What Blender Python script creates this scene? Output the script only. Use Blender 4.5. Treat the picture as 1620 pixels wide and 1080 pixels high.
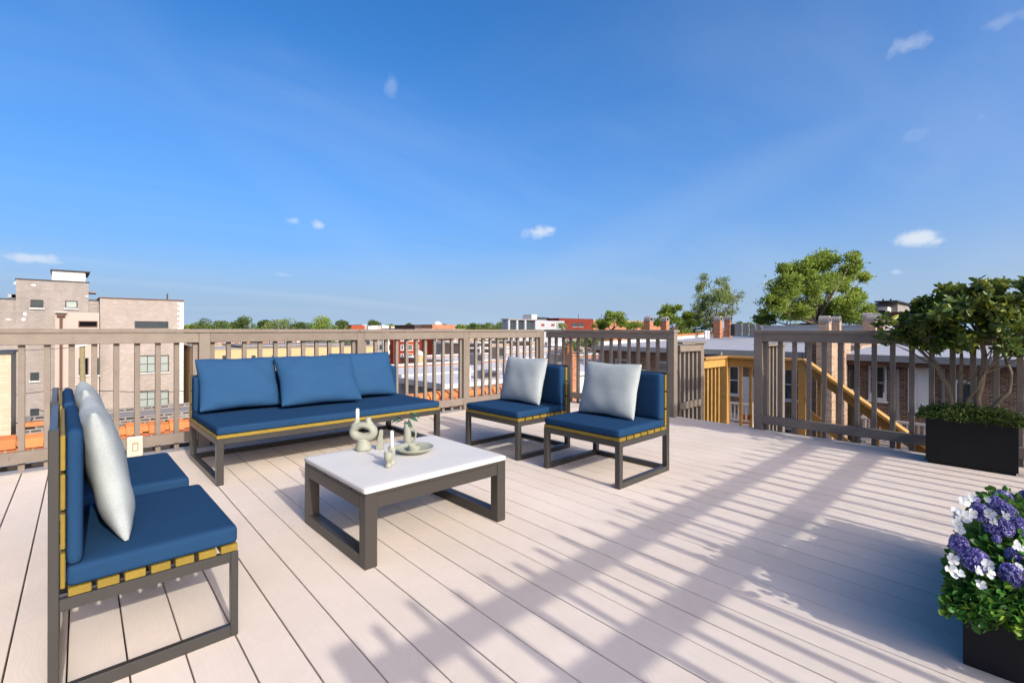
import bpy, bmesh, math, random
import numpy as np
from mathutils import Vector, Matrix
random.seed(7); RNG = np.random.default_rng(7)
S = bpy.context.scene
for o in list(bpy.data.objects): bpy.data.objects.remove(o)
COL = S.collection
R = math.radians

# ------------------------------------------------------------------ camera
EYE = 1.082
cam_d = bpy.data.cameras.new('camera'); cam = bpy.data.objects.new('camera', cam_d); COL.objects.link(cam)
cam_d.sensor_width = 36; cam_d.lens = 36*760/1620; cam_d.shift_y = -19.3/1620
cam_d.clip_start = .05; cam_d.clip_end = 6000
cam.matrix_world = Matrix.Translation((0, 0, EYE)) @ (Matrix.Rotation(R(-43.13), 4, 'Z') @ Matrix.Rotation(R(90), 4, 'X') @ Matrix.Rotation(R(.12), 4, 'Z'))
S.camera = cam
# ------------------------------------------------------------------ sky, sun, exposure
SUN_EL, SUN_AZ = 28.0, 3.5          # the sun stands behind the camera, low over the -Y side
W = bpy.data.worlds.new('World'); S.world = W; W.use_nodes = True
SKY_STRENGTH = .15
sun_d = bpy.data.lights.new('sun', 'SUN'); sun = bpy.data.objects.new('sun', sun_d); COL.objects.link(sun)
sun_d.energy = 2.05; sun_d.angle = R(.55); sun_d.color = (1, .95, .87)
sun.rotation_euler = (R(90-SUN_EL), 0, R(-SUN_AZ))
S.view_settings.view_transform = 'Standard'; S.view_settings.look = 'None'
S.view_settings.exposure = 1.21; S.view_settings.gamma = 1; S.view_settings.use_curve_mapping = False

def cam_dir(px, py):                # direction in the world of a picture point (for placing clouds and far things)
    X = (px-810)/760; Y = (519+.0021*px-py)/760
    return Vector((X*.7298+.6837, -.6837*X+.7298, Y)).normalized()
def make_world():
    nt = W.node_tree; N = nt.nodes; L = nt.links; N.clear()
    out = N.new('ShaderNodeOutputWorld'); bg = N.new('ShaderNodeBackground'); bg.inputs[1].default_value = SKY_STRENGTH
    sky = N.new('ShaderNodeTexSky'); sky.sky_type = 'NISHITA'; sky.sun_disc = False
    sky.sun_elevation = R(SUN_EL); sky.sun_rotation = R(180+SUN_AZ); sky.altitude = 0
    sky.air_density = .5; sky.dust_density = 5; sky.ozone_density = 2
    hs = N.new('ShaderNodeHueSaturation'); hs.inputs['Saturation'].default_value = 1.7; hs.inputs['Value'].default_value = 1.0
    gm = N.new('ShaderNodeGamma'); gm.inputs[1].default_value = 1.0; L.new(sky.outputs[0], gm.inputs[0]); L.new(gm.outputs[0], hs.inputs['Color'])
    geo = N.new('ShaderNodeTexCoord'); d = geo.outputs['Generated']
    def math_(op, a, b=None, c=None):
        n = N.new('ShaderNodeMath'); n.operation = op
        for i, v in enumerate((a, b, c)):
            if v is None: continue
            if isinstance(v, (int, float)): n.inputs[i].default_value = v
            else: L.new(v, n.inputs[i])
        return n.outputs[0]
    def vm(op, a, b):
        n = N.new('ShaderNodeVectorMath'); n.operation = op
        for i, v in enumerate((a, b)):
            if isinstance(v, (tuple, Vector)): n.inputs[i].default_value = v
            else: L.new(v, n.inputs[i])
        return n
    # thin cirrus: noise on the plane of the high sky
    sep = N.new('ShaderNodeSeparateXYZ'); L.new(d, sep.inputs[0])
    zz = math_('MAXIMUM', math_('ADD', sep.outputs[2], .12), .05)
    comb = N.new('ShaderNodeCombineXYZ'); L.new(math_('DIVIDE', sep.outputs[0], zz), comb.inputs[0]); L.new(math_('DIVIDE', sep.outputs[1], zz), comb.inputs[1])
    def cirrus(rot, sc, scale, lo, hi, seed):
        mp = N.new('ShaderNodeMapping'); mp.inputs['Rotation'].default_value = (0, 0, R(rot)); mp.inputs['Scale'].default_value = sc; mp.inputs['Location'].default_value = (seed, seed*.7, 0)
        L.new(comb.outputs[0], mp.inputs[0])
        nz = N.new('ShaderNodeTexNoise'); nz.inputs['Scale'].default_value = scale; nz.inputs['Detail'].default_value = 7; nz.inputs['Roughness'].default_value = .56; nz.inputs['Distortion'].default_value = .8
        L.new(mp.outputs[0], nz.inputs['Vector'])
        mr = N.new('ShaderNodeMapRange'); mr.interpolation_type = 'SMOOTHSTEP'
        L.new(nz.outputs[0], mr.inputs[0]); mr.inputs[1].default_value = lo; mr.inputs[2].default_value = hi
        return mr.outputs[0]
    c1 = cirrus(48, (.22, 1.3, 1), .55, .46, .80, 3.1)
    c2 = cirrus(20, (.4, .9, 1), .8, .48, .85, 9.3)
    veil = math_('MULTIPLY', math_('ADD', math_('MULTIPLY', c1, .55), math_('MULTIPLY', c2, .3)), .30)
    # two long faint cirrus streaks, great circles across the sky
    def streak(p, q, width, k, seed):
        nrm = cam_dir(*p).cross(cam_dir(*q)).normalized()
        a = math_('ABSOLUTE', vm('DOT_PRODUCT', d, tuple(nrm)).outputs['Value'])
        mp = N.new('ShaderNodeMapping'); mp.inputs['Scale'].default_value = (5, 5, 5); mp.inputs['Location'].default_value = (seed, 0, 0); L.new(d, mp.inputs[0])
        nz = N.new('ShaderNodeTexNoise'); nz.inputs['Scale'].default_value = 1; nz.inputs['Detail'].default_value = 8; nz.inputs['Roughness'].default_value = .6; L.new(mp.outputs[0], nz.inputs['Vector'])
        a2 = math_('MULTIPLY_ADD', nz.outputs[0], width*1.1, math_('SUBTRACT', a, width*.55))
        mr = N.new('ShaderNodeMapRange'); mr.interpolation_type = 'SMOOTHSTEP'; L.new(a2, mr.inputs[0]); mr.inputs[1].default_value = width; mr.inputs[2].default_value = 0
        return math_('MULTIPLY', mr.outputs[0], math_('MULTIPLY', nz.outputs[0], k))
    veil = math_('MAXIMUM', veil, math_('MAXIMUM', streak((900, 430), (1600, 70), .085, .16, 2.0), streak((200, 60), (520, 340), .10, .10, 7.0)))
    # pale haze that thickens evenly towards the horizon all round
    hz = math_('MULTIPLY', math_('EXPONENT', math_('MULTIPLY', math_('MAXIMUM', sep.outputs[2], 0), -4.0)), .95)
    hm = N.new('ShaderNodeMix'); hm.data_type = 'RGBA'; L.new(hz, hm.inputs[0]); L.new(hs.outputs[0], hm.inputs[6]); hm.inputs[7].default_value = (1.25, 1.74, 2.39, 1)
    # puffs
    nz = N.new('ShaderNodeTexNoise'); nz.inputs['Scale'].default_value = 26; nz.inputs['Detail'].default_value = 6; nz.inputs['Roughness'].default_value = .62
    L.new(d, nz.inputs['Vector'])
    total = None
    for (px, py, w, h, k) in [(853, 367, 30, 13, 1), (868, 364, 15, 8, .9), (503, 356, 13, 10, .75), (463, 349, 16, 8, .6), (48, 408, 52, 11, .85), (80, 414, 26, 6, .5), (1456, 378, 34, 17, 1.1),
                              (1480, 381, 22, 8, .8), (1415, 430, 13, 7, .55), (618, 137, 14, 22, .25), (1435, 72, 42, 18, .42), (1580, 35, 50, 18, .3), (445, 434, 26, 6, .35), (1450, 210, 30, 16, .2), (1552, 185, 14, 10, .2)]:
        c = cam_dir(px, py); up = Vector((0, 0, 1)); rt = c.cross(up).normalized(); u2 = rt.cross(c)
        ln = 1/math.sqrt(((px-810)/760)**2+((520-py)/760)**2+1)
        dv = vm('SUBTRACT', d, tuple(c)).outputs[0]
        a = math_('DIVIDE', vm('DOT_PRODUCT', dv, tuple(rt)).outputs['Value'], w/760*ln)
        b = math_('DIVIDE', vm('DOT_PRODUCT', dv, tuple(u2)).outputs['Value'], h/760*ln)
        r = math_('SQRT', math_('ADD', math_('MULTIPLY', a, a), math_('MULTIPLY', b, b)))
        v = math_('SUBTRACT', math_('MULTIPLY_ADD', nz.outputs[0], 2.6, -.15), math_('MULTIPLY', r, 1.15))
        mr = N.new('ShaderNodeMapRange'); mr.interpolation_type = 'SMOOTHSTEP'; L.new(v, mr.inputs[0]); mr.inputs[1].default_value = 0; mr.inputs[2].default_value = 1.1
        t = math_('MULTIPLY', mr.outputs[0], .72*k)
        total = t if total is None else math_('MAXIMUM', total, t)
    fac = math_('MINIMUM', math_('MAXIMUM', veil, total), 1)
    above = math_('GREATER_THAN', sep.outputs[2], 0)
    mix = N.new('ShaderNodeMix'); mix.data_type = 'RGBA'; L.new(math_('MULTIPLY', fac, above), mix.inputs[0])
    L.new(hm.outputs[2], mix.inputs[6]); mix.inputs[7].default_value = (2.4, 2.55, 2.75, 1)
    L.new(mix.outputs[2], bg.inputs[0]); L.new(bg.outputs[0], out.inputs[0])
make_world()

# ------------------------------------------------------------------ tagging
def tag(o, label=None, cat=None, group=None, kind=None):
    if label: o['label'] = label
    if cat: o['category'] = cat
    if group: o['group'] = group
    if kind: o['kind'] = kind
    return o
def empty(name, loc=(0, 0, 0), rz=0, label=None, cat=None, group=None, kind=None):
    o = bpy.data.objects.new(name, None); COL.objects.link(o); o.location = loc; o.rotation_euler = (0, 0, rz); o.empty_display_size = .1
    return tag(o, label, cat, group, kind)
def copy_tree(o, parent=None):
    c = o.copy(); COL.objects.link(c); c.parent = parent
    for ch in list(o.children): copy_tree(ch, c)
    return c
def link_mesh(name, me, parent=None, loc=(0, 0, 0), rz=0):
    o = bpy.data.objects.new(name, me); COL.objects.link(o); o.parent = parent; o.location = loc; o.rotation_euler = (0, 0, rz); return o

# ------------------------------------------------------------------ mesh helper
BOXF = [(0, 3, 2, 1), (4, 5, 6, 7), (0, 1, 5, 4), (1, 2, 6, 5), (2, 3, 7, 6), (3, 0, 4, 7)]
class MB:
    def __init__(s): s.v = []; s.f = []
    def box(s, x0, x1, y0, y1, z0, z1):
        if x0 > x1: x0, x1 = x1, x0
        if y0 > y1: y0, y1 = y1, y0
        if z0 > z1: z0, z1 = z1, z0
        n = len(s.v)
        s.v += [(x0, y0, z0), (x1, y0, z0), (x1, y1, z0), (x0, y1, z0), (x0, y0, z1), (x1, y0, z1), (x1, y1, z1), (x0, y1, z1)]
        s.f += [tuple(n+i for i in f) for f in BOXF]; return s
    def hexa(s, pts):                       # eight corners, bottom ring then top ring
        n = len(s.v); s.v += [tuple(p) for p in pts]; s.f += [tuple(n+i for i in f) for f in BOXF]; return s
    def bar(s, a, b, w, h):                 # beam between two points, w across (level), h in the upright plane
        a, b = Vector(a), Vector(b); d = (b-a).normalized(); side = d.cross(Vector((0, 0, 1)))
        if side.length < 1e-4: side = Vector((1, 0, 0))
        side.normalize(); up = side.cross(d).normalized(); side *= w/2; up *= h/2
        return s.hexa([a-side-up, a+side-up, b+side-up, b-side-up, a-side+up, a+side+up, b+side+up, b-side+up])
    def tube(s, pts, rad, n=8, cap=True):
        pts = [Vector(p) for p in pts]
        if isinstance(rad, (int, float)): rad = [rad]*len(pts)
        base = len(s.v); ref = Vector((.31, .77, .55))
        for i, p in enumerate(pts):
            d = (pts[min(i+1, len(pts)-1)]-pts[max(i-1, 0)]).normalized()
            u = d.cross(ref)
            if u.length < .1: u = d.cross(Vector((1, 0, 0)))
            u.normalize(); w = d.cross(u)
            for k in range(n):
                a = 2*math.pi*k/n; s.v.append(tuple(p+(u*math.cos(a)+w*math.sin(a))*rad[i]))
        for i in range(len(pts)-1):
            for k in range(n):
                k2 = (k+1) % n; s.f.append((base+i*n+k, base+i*n+k2, base+(i+1)*n+k2, base+(i+1)*n+k))
        if cap:
            s.f.append(tuple(base+k for k in reversed(range(n)))); s.f.append(tuple(base+(len(pts)-1)*n+k for k in range(n)))
        return s
    def lathe(s, prof, c=(0, 0, 0), n=28, closed=False):
        base = len(s.v); m = len(prof)
        for r, z in prof:
            for k in range(n):
                a = 2*math.pi*k/n; s.v.append((c[0]+r*math.cos(a), c[1]+r*math.sin(a), c[2]+z))
        for i in range(m-1):
            for k in range(n):
                k2 = (k+1) % n; s.f.append((base+i*n+k, base+i*n+k2, base+(i+1)*n+k2, base+(i+1)*n+k))
        s.f.append(tuple(base+k for k in reversed(range(n)))); s.f.append(tuple(base+(m-1)*n+k for k in range(n)))
        return s
    def mesh(s, name, mat, smooth=False, bevel=0, seg=1):
        me = bpy.data.meshes.new(name); me.from_pydata(s.v, [], s.f)
        if bevel:
            bm = bmesh.new(); bm.from_mesh(me)
            bmesh.ops.bevel(bm, geom=[e for e in bm.edges], offset=bevel, segments=seg, profile=.5, affect='EDGES', clamp_overlap=True)
            bm.to_mesh(me); bm.free()
        if smooth:
            me.polygons.foreach_set('use_smooth', [True]*len(me.polygons))
        me.materials.append(mat); me.update(); return me
    def obj(s, name, mat, parent=None, loc=(0, 0, 0), rz=0, **k):
        return link_mesh(name, s.mesh(name, mat, **k), parent, loc, rz)

# ------------------------------------------------------------------ materials
MATS = {}
def srgb(r, g, b):
    f = lambda c: (c/255/12.92) if c/255 <= .04045 else ((c/255+.055)/1.055)**2.4
    return (f(r), f(g), f(b), 1)
def lin(r, g=None, b=None): return (r, r if g is None else g, r if b is None else b, 1)
class NT:
    def __init__(s, name, rough=.7, spec=.3, metal=0):
        m = bpy.data.materials.new(name); m.use_nodes = True; s.m = m; s.nt = m.node_tree; s.N = s.nt.nodes; s.L = s.nt.links
        s.b = s.N['Principled BSDF']; s.b.inputs['Roughness'].default_value = rough; s.b.inputs['Specular IOR Level'].default_value = spec; s.b.inputs['Metallic'].default_value = metal
        MATS[name] = m
    def n(s, t, **k):
        n = s.N.new(t)
        for a, v in k.items(): setattr(n, a, v)
        return n
    def coord(s, kind='Object', scale=(1, 1, 1), rand=0, rot=(0, 0, 0)):
        if kind == 'Position': o = s.n('ShaderNodeNewGeometry').outputs['Position']
        else: o = s.n('ShaderNodeTexCoord').outputs[kind]
        if rand:
            oi = s.n('ShaderNodeObjectInfo'); mu = s.n('ShaderNodeVectorMath', operation='SCALE'); mu.inputs[0].default_value = (3.1, 7.7, 1.3)
            mm = s.n('ShaderNodeMath', operation='MULTIPLY'); s.L.new(oi.outputs['Random'], mm.inputs[0]); mm.inputs[1].default_value = rand; s.L.new(mm.outputs[0], mu.inputs['Scale'])
            ad = s.n('ShaderNodeVectorMath', operation='ADD'); s.L.new(o, ad.inputs[0]); s.L.new(mu.outputs[0], ad.inputs[1]); o = ad.outputs[0]
        mp = s.n('ShaderNodeMapping'); mp.inputs['Scale'].default_value = scale; mp.inputs['Rotation'].default_value = rot; s.L.new(o, mp.inputs[0]); return mp.outputs[0]
    def noise(s, co, scale=5, detail=5, rough=.55, dist=0):
        n = s.n('ShaderNodeTexNoise'); n.inputs['Scale'].default_value = scale; n.inputs['Detail'].default_value = detail; n.inputs['Roughness'].default_value = rough; n.inputs['Distortion'].default_value = dist
        s.L.new(co, n.inputs['Vector']); return n.outputs[0]
    def ramp(s, f, stops):
        r = s.n('ShaderNodeValToRGB'); e = r.color_ramp.elements
        while len(e) < len(stops): e.new(.5)
        for i, (p, c) in enumerate(stops): e[i].position = p; e[i].color = c if len(c) == 4 else (*c, 1)
        s.L.new(f, r.inputs[0]); return r.outputs[0]
    def mix(s, f, a, b, mode='MIX'):
        m = s.n('ShaderNodeMix', data_type='RGBA', blend_type=mode)
        for i, v in ((0, f), (6, a), (7, b)):
            if isinstance(v, tuple) and len(v) == 3: v = (*v, 1)
            if isinstance(v, (int, float, tuple)): m.inputs[i].default_value = v
            else: s.L.new(v, m.inputs[i])
        return m.outputs[2]
    def bump(s, h, strength=.3, dist=.01):
        b = s.n('ShaderNodeBump'); b.inputs['Strength'].default_value = strength; b.inputs['Distance'].default_value = dist
        s.L.new(h, b.inputs['Height'])
        if s.b.inputs['Normal'].is_linked: s.L.new(s.b.inputs['Normal'].links[0].from_socket, b.inputs['Normal'])
        s.L.new(b.outputs[0], s.b.inputs['Normal'])
    def color(s, c):
        if isinstance(c, tuple): s.b.inputs['Base Color'].default_value = c
        else: s.L.new(c, s.b.inputs['Base Color'])
def rnd_tint(t, c, amt=.12):
    """vary a colour a little from object to object"""
    oi = t.n('ShaderNodeObjectInfo'); mr = t.n('ShaderNodeMapRange'); t.L.new(oi.outputs['Random'], mr.inputs[0]); mr.inputs[3].default_value = 1-amt; mr.inputs[4].default_value = 1+amt
    sc = t.n('ShaderNodeVectorMath', operation='SCALE')
    if isinstance(c, tuple): sc.inputs[0].default_value = c[:3]
    else: t.L.new(c, sc.inputs[0])
    t.L.new(mr.outputs[0], sc.inputs['Scale']); return sc.outputs[0]

def mk_board():
    t = NT('composite_board', .85, .06)
    co = t.coord('Object', (1, .16, 1), rand=9)
    n1 = t.noise(co, 5.5, 2, .5, .6)
    # embossed grain: rings of a stretched noise field
    mm = t.n('ShaderNodeMath', operation='MULTIPLY'); t.L.new(n1, mm.inputs[0]); mm.inputs[1].default_value = 150
    si = t.n('ShaderNodeMath', operation='SINE'); t.L.new(mm.outputs[0], si.inputs[0])
    big = t.noise(t.coord('Position', (1, 1, 1)), 1.3, 4, .6)
    c = t.mix(big, (.545, .475, .405, 1), (.60, .53, .455, 1))
    c = rnd_tint(t, c, .035)
    rg = t.n('ShaderNodeMapRange'); t.L.new(si.outputs[0], rg.inputs[0]); rg.inputs[1].default_value = -1; rg.inputs[2].default_value = 1; rg.inputs[3].default_value = .984; rg.inputs[4].default_value = 1.008
    sc = t.n('ShaderNodeVectorMath', operation='SCALE'); t.L.new(c, sc.inputs[0]); t.L.new(rg.outputs[0], sc.inputs['Scale'])
    fine = t.noise(t.coord('Object', (1, .05, 1), rand=5), 160, 3, .6)
    dirt = t.ramp(t.noise(t.coord('Position'), .8, 6, .7), [(.35, (.90, .89, .87)), (.6, (1, 1, 1))])
    t.color(t.mix(1.0, sc.outputs[0], dirt, 'MULTIPLY')); t.bump(si.outputs[0], .13, .0008); t.bump(fine, .25, .0006)
def mk_painted():
    t = NT('taupe_paint', .7, .12)
    co = t.coord('Object', (1, 1, 1), rand=9)
    st = t.noise(co, 9, 5, .6); 
    c = t.mix(st, lin(.130, .108, .088), lin(.205, .174, .144))
    c = rnd_tint(t, c, .07)
    g = t.noise(t.coord('Object', (6, 6, 60), rand=4), 3, 4, .6)
    sp = t.ramp(t.noise(t.coord('Object', (1, 1, 1), rand=3), 26, 4, .7), [(.27, (.55, .5, .46)), (.36, (1, 1, 1))])
    t.color(t.mix(.8, c, sp, 'MULTIPLY')); t.bump(g, .25, .002); t.bump(t.noise(co, 90, 3), .25, .0008)
def mk_simple(name, c1, c2, scale=4, rough=.7, spec=.3, bump=.2, bd=.003, metal=0, kind='Object', rand=0, tint=0, bs=None):
    t = NT(name, rough, spec, metal); co = t.coord(kind, rand=rand)
    n = t.noise(co, scale, 6, .6); c = t.mix(n, c1, c2)
    if tint: c = rnd_tint(t, c, tint)
    t.color(c)
    if bump: t.bump(t.noise(co, bs or scale*8, 4), bump, bd)
    return t
def mk_wood(name, a, b, tint=.1, rough=.6):
    t = NT(name, rough, .3)
    co = t.coord('Object', (1, 1, 1), rand=11); st = t.coord('Object', (2, 2, 22), rand=11); st2 = t.coord('Object', (22, 2, 2), rand=11)
    n = t.noise(co, 14, 4, .6, 1.5); c = t.mix(n, a, b); c = rnd_tint(t, c, tint)
    kn = t.ramp(t.noise(co, 7, 2, .5), [(.24, (.45, .32, .2)), (.31, (1, 1, 1))])
    t.color(t.mix(.8, c, kn, 'MULTIPLY')); t.bump(n, .2, .002)
def mk_fabric(name, a, b, weave=900, rough=.95, mott=3):
    t = NT(name, rough, .02); co = t.coord('Object', rand=3)
    n = t.noise(co, mott, 4, .6); c = t.mix(n, a, b)
    w = t.noise(co, weave*.35, 2, .7); c2 = t.mix(w, (.8, .8, .8, 1), (1.15, 1.15, 1.15, 1)); t.color(t.mix(1, c, c2, 'MULTIPLY'))
    t.b.inputs['Sheen Weight'].default_value = 0; t.b.inputs['Sheen Roughness'].default_value = .5
    t.bump(w, .2, .0008); t.bump(t.noise(co, 7, 3, .5, .8), .16, .012)
def mk_brick(name, colors, mortar, bw=.215, bh=.075, ms=.011, seed=0, rough=.85, soot=.35):
    """brickwork on axis-aligned walls: u runs along the wall, v goes up"""
    t = NT(name, rough, .15)
    g = t.n('ShaderNodeNewGeometry'); sp = t.n('ShaderNodeSeparateXYZ'); t.L.new(g.outputs['Position'], sp.inputs[0])
    ad = t.n('ShaderNodeMath', operation='ADD'); t.L.new(sp.outputs[0], ad.inputs[0]); t.L.new(sp.outputs[1], ad.inputs[1])
    cb = t.n('ShaderNodeCombineXYZ'); t.L.new(ad.outputs[0], cb.inputs[0]); t.L.new(sp.outputs[2], cb.inputs[1]); cb.inputs[2].default_value = seed
    br = t.n('ShaderNodeTexBrick'); t.L.new(cb.outputs[0], br.inputs['Vector'])
    br.inputs['Scale'].default_value = 1; br.inputs['Brick Width'].default_value = bw; br.inputs['Row Height'].default_value = bh; br.inputs['Mortar Size'].default_value = ms
    br.inputs['Mortar Smooth'].default_value = .3; br.inputs['Color1'].default_value = (0, 0, 0, 1); br.inputs['Color2'].default_value = (1, 1, 1, 1); br.inputs['Mortar'].default_value = (.5, .5, .5, 1); br.inputs['Bias'].default_value = 0
    n = len(colors); c = t.ramp(br.outputs['Color'], [(i/(n-1), k) for i, k in enumerate(colors)])
    c = t.mix(br.outputs['Fac'], c, mortar)
    pos = t.coord('Position', (1, 1, .45)); d = t.ramp(t.noise(pos, .55, 7, .68), [(.3, (1-soot, 1-soot, 1-soot)), (.62, (1, 1, 1))])
    t.color(t.mix(1, c, d, 'MULTIPLY'))
    iv = t.n('ShaderNodeMath', operation='SUBTRACT'); iv.inputs[0].default_value = 1; t.L.new(br.outputs['Fac'], iv.inputs[1]); t.bump(iv.outputs[0], .6, .01)
mk_board(); mk_painted()
mk_simple('dark_joist', lin(.03, .024, .02), lin(.06, .045, .035), 6)
mk_simple('edge_metal', srgb(120, 116, 112), srgb(160, 155, 150), 8, .5, .4, tint=.05)
t = mk_simple('chair_metal', lin(.026, .0245, .0225), lin(.037, .0345, .032), 2.5, .36, .45, bump=.05, bd=.0005, bs=300); t.b.inputs['Coat Weight'].default_value = .15
mk_simple('table_metal', lin(.032, .028, .0245), lin(.046, .041, .0355), 3, .38, .4, bump=.06, bd=.0005, bs=260)
mk_wood('golden_slat', lin(.13, .09, .010), lin(.215, .15, .022), .12, .5)
mk_fabric('blue_fabric', lin(.0115, .036, .084), lin(.0155, .046, .102))
mk_fabric('blue_pillow_fabric', lin(.0165, .053, .118), lin(.023, .067, .142), mott=5)
mk_fabric('pale_fabric', lin(.25, .285, .29), lin(.33, .36, .36), weave=420, mott=14)
mk_simple('stone_top', lin(.44, .435, .41), lin(.50, .495, .47), 7, .55, .3, bump=.12, bd=.001)
mk_simple('sage_ceramic', lin(.20, .21, .165), lin(.27, .28, .225), 9, .6, .3, bump=.12, bd=.001, tint=.05)
mk_simple('candle_wax', lin(.5, .49, .45), lin(.58, .57, .53), 5, .4, .4, bump=0)
mk_simple('wick', lin(.03), lin(.05), 5)
mk_simple('leaf_teal', lin(.012, .05, .035), lin(.03, .10, .06), 30, .4, .4)
mk_simple('twig', lin(.06, .035, .02), lin(.12, .07, .04), 30)
mk_simple('black_fiberstone', lin(.006, .006, .007), lin(.012, .012, .014), 12, .6, .2, bump=.25, bd=.002, bs=40)
mk_simple('black_metal_box', lin(.006, .0058, .0055), lin(.009, .0087, .0083), 3, .5, .2, bump=.03)
mk_simple('soil', lin(.02, .014, .01), lin(.05, .035, .025), 40, .95, .1, bump=.8, bd=.02)
mk_simple('bark_grey', lin(.09, .07, .045), lin(.22, .18, .12), 26, .85, .15, bump=.6, bd=.006)
mk_simple('bark_dark', lin(.06, .05, .04), lin(.13, .11, .09), 4, .9, .1, bump=.5, bd=.02)
mk_simple('outlet_plastic', lin(.36, .33, .26), lin(.42, .385, .31), 5, .45, .4, bump=.05)
mk_simple('golden_beige', lin(.24, .19, .12), lin(.28, .22, .15), 5)
mk_simple('dark_slot', lin(.03, .028, .025), lin(.05, .045, .04), 5)
mk_wood('new_lumber', lin(.26, .14, .035), lin(.42, .25, .075), .14)
mk_wood('grey_lumber', lin(.30, .26, .22), lin(.42, .37, .33), .14, .8)
mk_wood('old_lumber', lin(.28, .17, .12), lin(.40, .27, .2), .14, .8)
def leafmat(name, a, b, c, rough=.55, trans=.25, rand='Random'):
    t = NT(name, rough, .25)
    at = t.n('ShaderNodeAttribute', attribute_name='leafshade'); cc = t.ramp(at.outputs['Fac'], [(0, a), (.6, b), (1, c)]); t.color(cc)
    tr = t.n('ShaderNodeBsdfTranslucent'); t.L.new(t.mix(.5, cc, c), tr.inputs[0]); mx = t.n('ShaderNodeMixShader'); mx.inputs[0].default_value = trans
    t.L.new(t.b.outputs[0], mx.inputs[1]); t.L.new(tr.outputs[0], mx.inputs[2]); t.L.new(mx.outputs[0], t.N['Material Output'].inputs[0])
leafmat('shrub_leaf', (.028, .058, .014), (.078, .13, .025), (.32, .33, .04), .36, .25)
leafmat('flower_leaf', (.02, .085, .016), (.06, .19, .03), (.26, .38, .05), .42, .3)
leafmat('hedge_leaf', (.03, .06, .015), (.07, .12, .025), (.22, .24, .05), .5, .25)
leafmat('tree_leaf', (.085, .14, .02), (.19, .27, .036), (.37, .43, .07), .6, .35)
leafmat('tree_leaf_pale', (.10, .13, .045), (.20, .26, .08), (.34, .40, .13), .6, .35)
leafmat('far_leaf', (.045, .075, .02), (.09, .14, .035), (.17, .22, .055), .7, .25)
leafmat('purple_floret', (.03, .022, .16), (.14, .12, .44), (.62, .58, .86), .6, .2)
leafmat('white_petal', (.34, .40, .46), (.46, .50, .54), (.60, .61, .60), .6, .25)
mk_simple('flower_eye', lin(.45, .42, .05), lin(.6, .55, .08), 20)
# building materials (colours read off sunlit surfaces, brought down to surface albedo)
srgb_lit = srgb
def srgb(r, g, b, k=.60):
    c = srgb_lit(r, g, b); return (c[0]*k, c[1]*k*1.0, c[2]*k, 1)
mk_brick('grey_block', [srgb(182, 171, 162), srgb(193, 181, 172), srgb(187, 176, 167), srgb(199, 188, 179)], srgb(176, 166, 157), .30, .15, .012, 1, soot=.22)
mk_brick('grey_block_dark', [srgb(170, 162, 156), srgb(181, 172, 165), srgb(175, 166, 160), srgb(186, 177, 170)], srgb(164, 156, 150), .30, .15, .012, 2, soot=.25)
mk_simple('cream_stucco', srgb(192, 179, 168), srgb(203, 191, 180), 1.2, .9, .1, bump=.1, kind='Position')
mk_brick('cream_brick', [srgb(212, 192, 166), srgb(222, 204, 180), srgb(217, 198, 172)], srgb(208, 190, 166), .3, .12, .01, 3, soot=.08)
mk_brick('patched_brick', [srgb(52, 46, 44), srgb(150, 142, 138), srgb(78, 66, 62), srgb(120, 112, 108), srgb(44, 38, 36)], srgb(172, 166, 160), .34, .13, .03, 4, soot=.25)
mk_brick('brown_brick', [srgb(98, 62, 46), srgb(150, 108, 84), srgb(124, 82, 62), srgb(176, 134, 106), srgb(72, 46, 36)], srgb(176, 160, 142), .23, .085, .016, 5, soot=.2)
mk_brick('pale_brick', [srgb(186, 150, 122), srgb(214, 184, 156), srgb(160, 122, 98), srgb(204, 172, 146)], srgb(205, 188, 168), .23, .085, .014, 6, soot=.15)
mk_brick('orange_brick', [srgb(182, 104, 66), srgb(208, 134, 92), srgb(168, 92, 60), srgb(214, 150, 110)], srgb(206, 176, 150), .25, .09, .012, 7, soot=.2)
mk_brick('red_brick', [srgb(120, 44, 34), srgb(146, 58, 44), srgb(104, 38, 32)], srgb(150, 90, 76), .4, .2, .012, 8, soot=.15)
mk_brick('bright_red_brick', [srgb(170, 76, 48), srgb(190, 92, 60), srgb(160, 66, 44)], srgb(190, 120, 92), .4, .2, .012, 9, soot=.12)
mk_brick('dark_brick', [srgb(84, 62, 54), srgb(108, 82, 70), srgb(70, 52, 46)], srgb(100, 80, 70), .4, .2, .012, 10, soot=.15)
mk_simple('tan_render', srgb(214, 180, 134), srgb(224, 192, 148), .6, .9, .1, bump=.05, kind='Position')
mk_simple('white_render', srgb(222, 220, 216), srgb(236, 234, 230), .5, .85, .1, bump=.05, kind='Position')
mk_simple('grey_render', srgb(150, 146, 142), srgb(168, 164, 160), .8, .85, .1, bump=.05, kind='Position')
mk_simple('pale_grey_render', srgb(180, 186, 192), srgb(194, 199, 205), .8, .85, .1, bump=.05, kind='Position')
mk_simple('dark_render', srgb(60, 52, 46), srgb(84, 74, 66), .8, .85, .1, bump=.05, kind='Position')
mk_simple('white_paint', srgb(222, 222, 220), srgb(234, 234, 232), 3, .5, .3, bump=.05)
mk_simple('trim_dark', srgb(50, 52, 58), srgb(64, 66, 72), 3, .5, .3, bump=.05)
mk_simple('trim_brown', srgb(92, 60, 48), srgb(112, 76, 62), 3, .6, .3, bump=.05)
mk_simple('silver_roof', srgb(170, 172, 178), srgb(198, 200, 206), .9, .6, .3, bump=.3, bd=.01, kind='Position', bs=3)
mk_simple('white_roof', srgb(214, 215, 218), srgb(232, 232, 234), .5, .7, .2, bump=.3, bd=.01, kind='Position', bs=3)
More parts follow.
